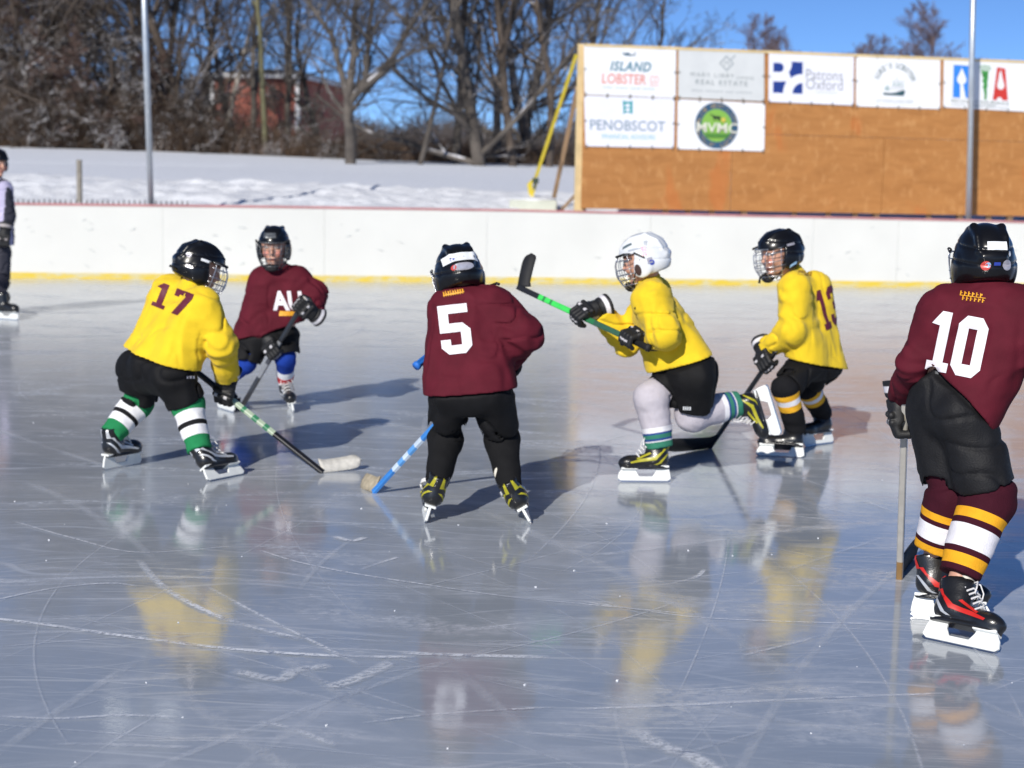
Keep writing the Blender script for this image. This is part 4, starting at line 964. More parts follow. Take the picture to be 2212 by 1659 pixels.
# ------------------------------------------------------------------ a skater
def skater(S):
    Y = S['Y']; j = {}
    for k, p in S['j'].items(): j[k] = P(p[0], p[1], Y + p[2])
    base = V(*(sum(np.asarray(ft[0], float) for ft in S['feet'][:1]))); base[2] = 0
    g = S.get('girth', 1.0)
    hd = S['head']; HC = P(hd[0], hd[1], Y + hd[2]); HR = frame_f(S['face'], S.get('hup', (0, 0, 1))); hs = S.get('hs', 1.0)
    sticks = S.get('grips', {})
    hands = {}
    for k in ('a', 'b'):
        gr = S['hand'][k]
        fore = gr['pos'] - j['el' + k]
        R, o = glove_place(gr['pos'], gr['dir'], gr.get('fore', fore), gr['back'], gr.get('tilt', .35)); hands[k] = (R, o)
        j['wr' + k] = xf((-.085, .008, 0), R, o, g)
        d = j['el' + k] - j['wr' + k]
    # ---------- body: one continuous surface
    ank = {}
    for k, (h, t, up) in zip('ab', S['feet']):
        R = frame_f(np.asarray(t) - np.asarray(h), up); ank[k] = ((np.asarray(h) + t) / 2, R)
        j['an' + k] = xf((-.062, 0, .16), R, ank[k][0], S.get('ss', 1.0))
    A, B = [P(p[0], p[1], Y + p[2]) for p in S['hem']]
    hn = np.cross(B - A, V(0, 1, S.get('hemtilt', 0))); hn = nrm(hn)
    if hn @ (j['neck'] - (A + B) / 2) > 0: hn = -hn
    rt, rs_ = S.get('rt', .125) * g, S.get('rs', .092) * g
    low = {k: j['hip' + k] + nrm(j['hip' + k] - j['sh' + k]) * S.get('drop', .06) for k in 'ab'}
    low['m'] = j['pel'] + nrm(j['pel'] - j['neck']) * .06
    nk = (j['sha'] + j['shb']) / 2 * .35 + j['neck'] * .65
    fo = S.get('fold', 1.0); sd = S.get('seed', 1)
    tq = nrm(j['neck'] - j['pel']).astype(F32)
    def torso(Pt):
        d = cap(Pt, low['m'], nk, rt, rs_ * .80)
        for k in 'ab':
            d = smin(d, cap(Pt, low[k], j['sh' + k] * .85 + j['neck'] * .15, rt, rs_), .06)
        for (p0, p1, q0, q1) in S.get('extra', []): d = smin(d, cap(Pt, P(p0[0], p0[1], Y + p0[2]), P(p1[0], p1[1], Y + p1[2]), q0, q1), .05)
        hgt = ((Pt - j['pel'].astype(F32)) @ tq)
        n1 = vnoise(Pt, (6, 6, 4.5), sd); n3 = vnoise(Pt, (30, 30, 17), sd + 5)
        warp = Pt + n1[:, None] * F32(.05)
        n2 = vnoise(warp, (14, 14, 5), sd + 3); n4 = vnoise(warp, (6, 6, 17), sd + 7)
        lowf = np.clip(1 - hgt / .35, .15, 1)
        hf = np.clip(-pln(Pt, A, hn) / .09, .12, 1)
        cr = np.exp(-(n2 / .14) ** 2) * .012 * (.35 + lowf) * np.clip(.7 - n1 * 1.5, 0, 1) + np.exp(-(n4 / .14) ** 2) * .010 * np.clip(n1 * 2 + .5, 0, 1)
        w = ((np.abs(n2) - .3) * .020 * lowf + (np.abs(n4) - .3) * .014 + cr) * hf + n1 * .014 - .002
        return d + w * fo
    def under(Pt, m, slope=1.2):
        pl = pln(Pt, A, hn); dn = -((Pt - j['pel'].astype(F32)) @ tq) - (.02 if S.get('waist') else .12)
        return torso(Pt) + m - np.maximum(pl, 0) * slope - np.maximum(dn, 0) * 1.5
    def body(Pt):
        d = cap(Pt, j['pel'], (j['sha'] + j['shb']) / 2 * .7 + j['pel'] * .3, .085 * g, .085 * g)
        for k in 'ab':
            d = smin(d, cap(Pt, j['hip' + k], j['sh' + k] * .9 + j['neck'] * .1, .065 * g, .055 * g), .05)
            d = smin(d, cap(Pt, j['hip' + k], j['kn' + k], .054 * g, .040 * g), .03)
            d = smin(d, cap(Pt, j['kn' + k], j['an' + k], .044 * g, .028 * g), .02)
            o, R = ank[k]; ss = S.get('ss', 1.0)
            d = smin(d, cap(Pt, xf((-.06, 0, .105), R, o, ss), xf((.07, 0, .088), R, o, ss), .026, .018), .02)
            d = smin(d, cap(Pt, j['an' + k], xf((-.06, 0, .105), R, o, ss), .028, .026), .01)
            d = smin(d, cap(Pt, j['sh' + k], j['el' + k], .042 * g, .034 * g), .03)
            d = smin(d, cap(Pt, j['el' + k], j['wr' + k], .033 * g, .024 * g), .02)
            Rg, og = hands[k]; q = ((Pt - og.astype(F32)) @ Rg.T.astype(F32)) / g
            hd_ = smin(fingers(q, .0085), rbox(q, (-.040, .018, .002), (.036, .012, .040), .010), .01) * g
            d = smin(d, hd_, .012)
        d = smin(d, cap(Pt, (j['sha'] + j['shb']) / 2, HC - HR[2] * .06 * hs, .055 * g, .045 * g), .03)
        q = ((Pt - HC.astype(F32)) @ HR.T.astype(F32)) / hs
        h = smin(ell(q, (-.008, 0, .010), (.094, .074, .094)), ell(q, (.022, 0, -.060), (.062, .052, .056)), .03)
        h = smin(h, cap(q, (.086, 0, .005), (.103, 0, -.030), .008, .012), .012)          # nose
        h = smin(h, cap(q, (.084, -.03, .024), (.084, .03, .024), .008, .008), .012)        # brow
        for sy in (-1, 1):
            h = smax(h, -ell(q, (.098, sy * .030, .004), (.014, .016, .010)), .008)
            h = smin(h, ell(q, (.066, sy * .036, -.034), (.024, .022, .022)), .015)
            h = smin(h, ell(q, (-.012, sy * .077, -.015), (.018, .008, .028)), .008)
            h = smin(h, ell(q, (.080, sy * .030, .003), (.012, .013, .011)), .002)
        h = smin(h, cap(q, (.083, -.018, -.066), (.083, .018, -.066), .008, .008), .006)
        h = smin(h, ell(q, (.070, 0, -.100), (.022, .022, .018)), .015)
        core = np.maximum(under(Pt, .03, 1.6), -1)
        arms = None
        for k in 'ab':
            a_ = np.minimum(cap(Pt, j['sh' + k], j['el' + k], .042 * g, .034 * g), cap(Pt, j['el' + k], hands[k][1], .06, .12)); arms = a_ if arms is None else np.minimum(arms, a_)
        hp = np.minimum(np.linalg.norm(Pt - HC.astype(F32), axis=1) - .16 * hs, cap(Pt, nk, HC, .058 * g, .07))
        d = smax(d, np.minimum(np.minimum(core, arms), hp), .01)
        return smin(d, h * hs, .02)
    allp = np.array(list(j.values()) + [HC + V(0, 0, .15), HC + HR[0] * .12] + [p for ft in S['feet'] for p in (ft[0], ft[1])])
    lo = allp.min(axis=0) - .13; hi = allp.max(axis=0) + .13
    v, f = mesh_sdf(body, lo, hi, .0065, 2, .02)
    q = ((v - HC) @ HR.T) / hs
    c = np.empty((len(v), 3), F32); c[:] = (.56, .30, .21)
    for sy in (-1, 1):
        c[((q[:, 1] - sy * .036) ** 2 / .018 ** 2 + (q[:, 2] + .034) ** 2 / .018 ** 2 < 1) & (q[:, 0] > .05)] = (.62, .24, .18)
        e = ((q[:, 1] - sy * .030) ** 2 / .015 ** 2 + (q[:, 2] - .004) ** 2 / .0065 ** 2) < 1
        c[e & (q[:, 0] > .06)] = (.55, .50, .46)
        c[(((q[:, 1] - sy * .030) ** 2 + (q[:, 2] - .004) ** 2) < .0055 ** 2) & (q[:, 0] > .06)] = (.03, .02, .015)
        c[(np.abs(q[:, 1] - sy * .031) < .017) & (np.abs(q[:, 2] - .026) < .0035) & (q[:, 0] > .06)] = (.10, .055, .03)
    c[(np.abs(q[:, 1]) < .021) & (np.abs(q[:, 2] + .067) < .007) & (q[:, 0] > .07)] = (.42, .09, .08)
    hair = (q[:, 0] ** 2 + q[:, 1] ** 2 < .13 ** 2) & (q[:, 2] > -.075) & (q[:, 2] < .14) & ((q[:, 0] < .005) | (q[:, 2] > .05)) & ~((np.abs(q[:, 1]) > .074) & (q[:, 2] < .015))
    c[hair] = S.get('hair', (.09, .045, .02))
    person = mk('person', v, f, M_SKIN, None, base, col=c)
    tag(person, S['label'], 'person', 'young hockey players on the ice' if not S.get('ref') else None)
    # ---------- pants
    if S.get('pants', True):
        rp = S.get('rp', .105) * g; rk = S.get('rk', .085) * g; kt = S.get('kt', .85)
        cuts = {k: j['hip' + k] + (j['kn' + k] - j['hip' + k]) * kt for k in 'ab'}
        def pw(Pt): return vnoise(Pt, (8, 8, 5), 3 + sd) * .009 + (np.abs(vnoise(Pt, (12, 12, 9), 6 + sd)) - .25) * .008 + np.exp(-(vnoise(Pt, (7, 7, 11), 8 + sd) / .10) ** 2) * .009
        def pants(Pt):
            w = pw(Pt)
            d = cap(Pt, j['hipa'], j['hipb'], rp, rp)
            wt = S.get('waist'); 
            top = P(*wt[:2], Y + wt[2]) if wt else j['pel'] * .8 + j['neck'] * .2
            d = smin(d, cap(Pt, j['pel'], top, rp * 1.08, rp * 1.0), .05)
            for k in 'ab':
                ax = nrm(j['kn' + k] - j['hip' + k]); l = cap(Pt, j['hip' + k], cuts[k] + ax * .06, rp * .92, rk)
                cl = pln(Pt, cuts[k], ax); lc = np.maximum(l, cl)
                lc = np.maximum(lc, -np.maximum(l + .014, -(cl + .05)))
                d = smin(d, lc, .018)
            d = smax(d, pln(Pt, top, top - j['pel']), .01)
            d = d + w
            d = np.maximum(d, under(Pt, .024))
            return d
        pp = np.array([j['hipa'], j['hipb'], j['kna'], j['knb'], j['pel'], j['neck']])
        v, f = mesh_sdf(pants, pp.min(axis=0) - .15, pp.max(axis=0) + .15, .0065, 3, .02)
        pants_o = mk('hockey_pants', v, f, S.get('pmat', M_BLK), person, base)
        for (u0, v0, ww, hh, D, mt) in S.get('pmarks', []):
            bvh = bvh_of(v, f); fn = projector(bvh, P(u0, v0, Y - .5), (1, 0, 0), S.get('pmup', (0, 0, 1)), ray(u0, v0), .002)
            bm_map('side_logo', bm_cut(bm_fit(text_bm('IIII', bold=.03), 0, 0, ww, hh), .01), fn, mt, pants_o, base)
    # ---------- socks
    for k in 'ab':
        a, b = j['kn' + k], j['an' + k]; r0, r1 = S.get('rsock', (.068, .056)); r0 *= g; r1 *= g
        ax = nrm(b - a); fw = nrm(np.asarray(S['knee_dir'][k], float)); l = np.linalg.norm(b - a); st = j['hip' + k] * .42 + a * .58
        def sock(Pt):
            d = cap(Pt, a, b, r0, r1)
            d = smin(d, cap(Pt, a + ax * l * .05, a + ax * l * .62, r0 * .95, r0 * .80), .02)
            d = smin(d, ell(Pt, a + fw * .012 + ax * .015, (r0 * .95,) * 3), .03)
            d = smin(d, cap(Pt, st, a, r0 * .80, r0 * .92), .03)
            d = smax(d, pln(Pt, b - ax * S.get('sockup', 0), ax), .004)
            if S.get('pants', True):
                hx = nrm(a - j['hip' + k]); lg = cap(Pt, j['hip' + k], cuts[k] + hx * .06, rp * .92, rk) + pw(Pt)
                d = np.maximum(d, lg + .018 - np.maximum(pln(Pt, cuts[k], hx), 0) * 1.3 - np.maximum(pln(Pt, a + ax * (r0 * .5 if hx @ ax < .8 else 0), ax), 0) * 2.5)
            return d + vnoise(Pt, (16, 16, 30), 8) * .004 + vnoise(Pt, (45, 45, 60), 2) * .0015
        pp = np.array([a, b, st])
        v, f = mesh_sdf(sock, pp.min(axis=0) - .11, pp.max(axis=0) + .11, .006, 2, .02)
        t = np.clip(((v - a) @ ax) / l, 0, 1)
        m = mat(S['sock'][0], (.5, .5, .5), .85, ramp=S['sock'][1], bump=.5, bscale=260, var=.06, vscale=40, spec=.15)
        mk('sock', v, f, m, person, base, attr=t)
    # ---------- skates
    for k, (h, t, up) in zip('ab', S['feet']):
        make_skate(person, base, h, t, up, S.get('trim'), S.get('ss', 1.0), tongue=S.get('tongue', 1), laces=S.get('laces', True))
    # ---------- jersey
    T = nrm(j['neck'] - j['pel'])
    ra, re, rw = [x * g for x in S.get('rarm', (.078, .068, .052))]
    def jersey(Pt):
        d = torso(Pt)
        pl = pln(Pt, A, hn); tor = d
        d = np.maximum(d, pl)
        d = np.maximum(d, -np.maximum(tor + .014, -(pl + .06)))
        for k in 'ab':
            e0, e1, e2 = j['sh' + k], j['el' + k], j['wr' + k]
            t = np.clip((Pt - e0.astype(F32)) @ nrm(e1 - e0).astype(F32) / np.linalg.norm(e1 - e0), 0, 1)
            up = cap(Pt, e0, e1, ra, re)
            f1 = cap(Pt, e1, e2 + (e1 - e2) * .10, re, rw)
            ax = nrm(e2 - e1); ph = ((Pt - e1.astype(F32)) @ ax.astype(F32))
            s_ = smin(up, f1, .03)
            wr = np.sin(ph * 90 + vnoise(Pt, (10, 10, 10), sd + 9) * 6) * .004 * np.exp(-(ph / .10) ** 2) + (np.abs(vnoise(Pt, (16, 16, 16), sd + 11)) - .3) * .010 + np.exp(-(vnoise(Pt, (9, 9, 14), sd + 13) / .10) ** 2) * .011
            s_ = s_ + wr * fo
            s_ = np.maximum(s_, pln(Pt, e2 + (e1 - e2) * .10, ax))
            d = smin(d, s_, S.get('kk', .028))
        # neck opening
        cn = nk + (HC - nk) * .30
        d = np.maximum(d, -cap(Pt, cn, HC + (HC - nk) * .5, .050 * g, .056 * g))
        d = smin(d, np.maximum(cap(Pt, cn - nrm(HC - nk) * .02, cn + nrm(HC - nk) * .006, .064 * g, .060 * g), -cap(Pt, cn - nrm(HC - nk) * .03, HC, .052 * g, .055 * g)), .012)
        return d
    pp = np.array([j[k] for k in ('sha', 'shb', 'ela', 'elb', 'wra', 'wrb', 'hipa', 'hipb', 'neck')] + [A, B] + list(low.values()))
    v, f = mesh_sdf(jersey, pp.min(axis=0) - .17, pp.max(axis=0) + .17, .0062, 3, .03)
    at = None
    if S.get('ref'):
        latx = nrm(j['shb'] - j['sha']); at = np.mod(((v - j['pel']) @ latx) / .10, 1)
    jo = mk('jersey', v, f, S['jmat'], person, base, attr=at)
    bvh = bvh_of(v, f)
    for a in S.get('art', []):
        o = P(a['at'][0], a['at'][1], Y + a['at'][2]); D = np.asarray(a['dir'], float) if 'dir' in a else ray(a['at'][0], a['at'][1])
        X = np.asarray(a['x'], float); Yv = np.asarray(a['y'], float)
        fn = projector(bvh, o, X, Yv, D, .0025)
        bm_map(a['name'], bm_cut(a['bm'](), .012), fn, a['mat'], jo, base)
    # ---------- gloves
    for k in 'ab':
        R, o = hands[k]; make_glove(person, base, R, o, g * S.get('gs', 1.0), palm=S.get('palm', True), accents=S.get('acc', (.75, .73, .76)))
    # ---------- helmet
    v, f = helmet_mesh(); w = xf(v, HR, HC, hs)
    he = mk('helmet', w, f, S.get('hmat', M_SHELL), person, base)
    if S.get('cage', True):
        mb = cage_mb(); mb.v = [xf(x, HR, HC, hs) for x in mb.v]
        mb.build('face_cage', S.get('cmat', M_CAGE), he, base, True)
        cv = mesh_sdf(lambda Pt: np.maximum(ell(Pt, (.088, 0, -.113), (.032, .042, .028)), -ell(Pt, (.07, 0, -.09), (.036, .036, .028))), (.03, -.06, -.16), (.14, .06, -.06), .005, 1, .02)
        mk('chin_cup', xf(cv[0], HR, HC, hs), cv[1], S.get('cupmat', M_DARKF), he, base)
        for sy in (-1, 1):
            mb = MB()
            mb.tube([xf(p, HR, HC, hs) for p in ((-.01, sy * .097, .0), (.03, sy * .092, -.06), (.07, sy * .05, -.12))], .004, 6)
            mb.build('chin_strap', M_STRAP, he, base, True); mb = MB()
            mb.tube([xf(p, HR, HC, hs) for p in ((.105, sy * .080, .036), (.06, sy * .096, .040), (.03, sy * .099, .034))], .006, 6)
            mb.build('cage_clip', M_STRAP, he, base, True)
    if S.get('tail'):
        mb = MB(); mb.tube([P(u, vv, Y + dy) for u, vv, dy in S['tail']], .006, 6); mb.build('strap_end', M_STRAP, he, base, True)
    hb = bvh_of(w, f)
    for st in S.get('stickers', []):
        D = np.asarray(st['dir'], float) @ HR     # local direction towards the shell
        o = xf(st['at'], HR, HC, hs)
        up = np.asarray(st.get('up', (0, 0, 1)), float) @ HR
        Yv = nrm(up - nrm(D) * (up @ nrm(D))); X = np.cross(Yv, -nrm(D)) * 1.0
        fn = projector(hb, o, X, Yv, D, .0015)
        hw, hh = st['size']
        if st.get('round'): pol = [[(hw * math.cos(a), hh * math.sin(a)) for a in np.linspace(0, 2 * math.pi, 20, endpoint=False)]]
        else: pol = [[(-hw, -hh), (hw, -hh * .9), (hw * .95, hh), (-hw, hh * .9)]]
        bm_map('sticker', bm_cut(art_from_polys([pol]), .008), fn, st['mat'], he, base)
    return person, j

def up_of(foot, ankle_uvy):  # direction from the blade middle to an ankle point
    return np.asarray(ankle_uvy) - (np.asarray(foot[0]) + np.asarray(foot[1])) / 2
def on_line(a, b, t): return np.asarray(a) + (np.asarray(b) - np.asarray(a)) * t

# =============================== player 17, yellow, back left
h1, t1 = G(222, 1017), G(298, 1003); h2, t2 = G(452, 1041), G(522, 1027)
Y = 7.33
butt = P(352, 745, Y + .24); heel = G(697, 1020, .004); tip = G(783, 1013, .004)
make_stick(butt, heel, tip, 'black stick with pale green marks and white blade, held by yellow number 17',
    [(0, (.012, .012, .014)), (.30, (.45, .55, .40)), (.335, (.05, .25, .12)), (.36, (.45, .55, .40)), (.40, (.05, .25, .12)), (.43, (.45, .55, .40)), (.48, (.05, .25, .12)), (.50, (.45, .55, .40)), (.56, (.012, .012, .014))],
    M_TAPEW, 'black and green stick paint')
sd = nrm(butt - heel)
S17 = dict(Y=Y, label='bent over player in yellow jersey 17 with green and white socks, seen from behind', feet=[(h1, t1, P(262, 950, 7.46) - (h1 + t1) / 2), (h2, t2, P(447, 960, 7.28) - (h2 + t2) / 2)],
    head=(432, 575, .12), face=(.86, .42, -.34), hup=(.25, .1, 1), hs=.98,
    j=dict(pel=(335, 778, .04), neck=(418, 628, .12), sha=(366, 636, .20), shb=(440, 664, -.02), ela=(395, 735, .33), elb=(478, 745, -.03),
           hipa=(300, 800, .14), hipb=(372, 808, -.05), kna=(298, 868, .20), knb=(404, 872, -.02)),
    hand=dict(a=dict(pos=on_line(butt, heel, .05), dir=sd, back=(-1, .6, .3)), b=dict(pos=P(483, 851, Y - .02) * 0 + on_line(butt, heel, .40), dir=sd, back=(1, -.5, .3), fore=(.25, .15, -1))),
    knee_dir=dict(a=(.8, .5, 0), b=(.8, .5, 0)),
    sock=('green white black sock knit', [(0, (.02, .22, .08)), (.22, (.82, .82, .84)), (.44, (.012, .012, .014)), (.54, (.82, .82, .84)), (.74, (.02, .22, .08))]),
    hem=[(247, 753, 0), (418, 795, 0)], jmat=M_YEL, trim=(M_SIL, M_SIL), tongue=1, rt=.116, rs=.090, seed=4, rk=.085, kt=.92, rarm=(.079, .068, .058),
    art=[dict(name='jersey_number', at=(371, 647, -.6), x=(1, 0, -.42), y=(.40, 0, 1), bm=lambda: bm_fit(number_bm('17', .23, .16), 0, 0, .165, .115), mat=M_NUMM)],
    stickers=[dict(at=(0, -.3, .03), dir=(0, 1, 0), size=(.030, .006), mat=M_STKW), dict(at=(-.085, -.3, .03), dir=(0, 1, 0), size=(.012, .010), mat=M_STKS, round=1),
              dict(at=(-.07, -.3, -.02), dir=(0, 1, 0), size=(.016, .008), mat=M_STKS, round=1)],
    tail=[(382, 582, .0), (374, 576, -.02), (366, 574, -.02)], pmarks=[(415, 815, .05, .012, 0, M_STKS)])
p17, j17 = skater(S17)

# =============================== player facing the camera, maroon, blue socks
Y = 9.5
h1, t1 = G(474, 882), G(500, 890); h2, t2 = G(622, 878), G(637, 895)
butt = P(660, 645, Y - .18); heel = G(518, 886, .004); tip = G(478, 882, .004)
make_stick(butt, heel, tip, 'dark grey stick held by the maroon player who faces the camera', [(0, (.03, .03, .035)), (.3, (.22, .23, .25)), (.42, (.05, .05, .06)), (.55, (.20, .21, .23)), (.62, (.02, .02, .022))], M_TAPEB, 'grey stick paint')
sd = nrm(butt - heel)
SB = dict(Y=Y, label='player in maroon jersey and blue socks facing the camera, behind the yellow 17', feet=[(h1, t1, V(.02, 0, 1)), (h2, t2, P(621, 835, 9.5) - (h2 + t2) / 2)],
    head=(592, 531, -.04), face=(-.02, -1, -.12), hup=(0, 0, 1), hs=.98,
    j=dict(pel=(576, 712, .02), neck=(601, 592, .0), sha=(566, 612, .0), shb=(645, 610, .0), ela=(548, 690, -.04), elb=(680, 634, -.02),
           hipa=(548, 730, .0), hipb=(607, 728, .0), kna=(532, 784, -.04), knb=(617, 772, -.04)),
    hand=dict(a=dict(pos=on_line(butt, heel, .46), dir=sd, back=(-.3, -1, .2), fore=(.35, -.3, -.9)), b=dict(pos=on_line(butt, heel, .06), dir=sd, back=(.5, -1, .0), fore=(-.6, -.5, .45))),
    knee_dir=dict(a=(0, -1, 0), b=(0, -1, 0)),
    sock=('blue white red sock knit', [(0, (.012, .045, .30)), (.42, (.78, .80, .85)), (.64, (.55, .02, .03)), (.86, (.75, .75, .8))]),
    hem=[(517, 732, 0), (634, 700, 0)], jmat=M_MAR, trim=(M_SIL, M_SIL), tongue=1, rsock=(.055, .048), rk=.088, kt=.97, rt=.120, rs=.088, seed=9, drop=.03, rarm=(.084, .074, .062),
    art=[dict(name='chest_lettering', at=(622, 650, -.6), x=(1, 0, -.1), y=(0, 0, 1), bm=lambda: bm_fit(text_bm('AU', shear=-.15, bold=.04), 0, 0, .17, .115), mat=M_NUMW),
         dict(name='chest_underline', at=(606, 677, -.6), x=(1, 0, -.1), y=(0, 0, 1), bm=lambda: art_from_polys([[[(-.01, -.015), (.10, -.012), (.11, .012), (-.005, .014)]]]), mat=M_GOLD)],
    stickers=[dict(at=(.3, -.01, .075), dir=(-1, 0, 0), size=(.036, .014), mat=M_CAGED)], cmat=M_CAGED, palm=False)
pB, jB = skater(SB)

# =============================== player 5, maroon, centre, seen from behind
Y = 6.42
h1, t1 = G(918, 1132), G(908, 1114); h2, t2 = G(1148, 1133), G(1140, 1110)
t1 = h1 + nrm(V(-.10, 1, 0)) * .22; t2 = h2 + nrm(V(-.05, 1, 0)) * .22
heel = G(807, 1063, .004); tip = G(768, 1050, .004); butt = P(1090, 755, Y + .28)
make_stick(butt, heel, tip, 'light blue stick with tan taped blade held by the number 5 player',
    [(0, (.04, .22, .62)), (.10, (.04, .22, .62)), (.16, (.55, .66, .80)), (.20, (.10, .32, .70)), (.24, (.55, .66, .80)), (.28, (.10, .32, .70)), (.33, (.55, .66, .80)), (.38, (.04, .22, .62))], M_TAPET, 'sky blue stick paint')
sd = nrm(butt - heel)
S5 = dict(Y=Y, label='player in maroon jersey number 5 and black pants, centre of the ice, back to camera', feet=[(h1, t1, P(940, 1040, Y + .02) - h1), (h2, t2, P(1101, 1046, Y + .02) - h2)],
    head=(990, 592, .12), face=(-.22, 1, -.42), hup=(-.20, .35, 1), hs=1.0,
    j=dict(pel=(1018, 838, .0), neck=(990, 640, .10), sha=(972, 676, .08), shb=(1070, 668, .06), ela=(968, 770, .24), elb=(1128, 722, .02),
           hipa=(974, 852, .0), hipb=(1062, 850, .0), kna=(963, 948, .10), knb=(1083, 948, .10)),
    hand=dict(a=dict(pos=on_line(butt, heel, .32), dir=sd, back=(-1, .5, .2), fore=(.3, .6, -.8)), b=dict(pos=on_line(butt, heel, .05), dir=sd, back=(1, .6, .2), fore=(-.5, .7, -.3))),
    knee_dir=dict(a=(0, 1, 0), b=(0, 1, 0)), rsock=(.065, .047), rp=.096, rk=.084, kt=.80,
    sock=('plain black sock knit', [(0, (.010, .010, .011))]),
    hem=[(922, 853, 0), (1108, 838, 0)], jmat=M_MAR, trim=(M_NEON, M_NEON), tongue=1, rt=.110, rs=.084, seed=14, drop=.05, rarm=(.086, .080, .060),
    art=[dict(name='jersey_number', at=(983, 711, -.6), x=(1, 0, .18), y=(-.13, 0, 1), bm=lambda: number_bm('5', .195), mat=M_NUMW),
         dict(name='shoulder_patch', at=(980, 634, -.6), x=(1, 0, .22), y=(-.2, 0, 1), bm=lambda: bm_join([ticks(0, .004, .085, .022, [9], 33), art_from_polys([[[(-.042, -.003), (.042, -.003), (.042, .002), (-.042, .002)]]])]), mat=M_GOLD)],
    stickers=[dict(at=(-.3, .005, .040), dir=(1, 0, -.05), size=(.070, .020), mat=M_STKW), dict(at=(-.3, .004, -.012), dir=(1, 0, 0), size=(.043, .015), mat=M_STKS, round=1),
              dict(at=(-.3, .042, -.012), dir=(1, 0, 0), size=(.010, .010), mat=M_STKR, round=1), dict(at=(-.3, .02, .078), dir=(1, 0, -.3), size=(.030, .006), mat=M_STKB)],
    tail=[(1040, 622, .10), (1060, 617, .08), (1073, 612, .06), (1078, 614, .05)])
p5, j5 = skater(S5)
# ankle tape of number 5
for (h, t, up), (u, vv) in zip(S5['feet'], ((933, 1053), (1108, 1062))):
    c = P(u, vv, Y + .035); x = nrm(np.asarray(up)); a = nrm(np.cross(x, (0, 1, 0))); b = np.cross(x, a)
    mb = MB()
    for q in (-.006, .003): mb.tube([c + x * (q + .012 * math.cos(k * math.pi / 8)) + a * .047 * math.cos(k * math.pi / 8) + b * .048 * math.sin(k * math.pi / 8) for k in range(17)], .005, 6)
    mb.build('ankle_tape', M_LACE, p5, np.array(p5.location), True)
b2 = P(899, 791, Y + .12); e2 = P(1010, 700, Y + .30)
make_stick(b2, e2, e2 + nrm(V(.6, .8, .2)) * .2, 'bright blue stick end poking out left of the number 5 player', [(0, (.02, .16, .60))], M_TAPEB, 'bright blue stick paint',
           butt_mat=mat('blue grip tape', (.02, .16, .60), .6), w=.028, th=.024, bh=.05)

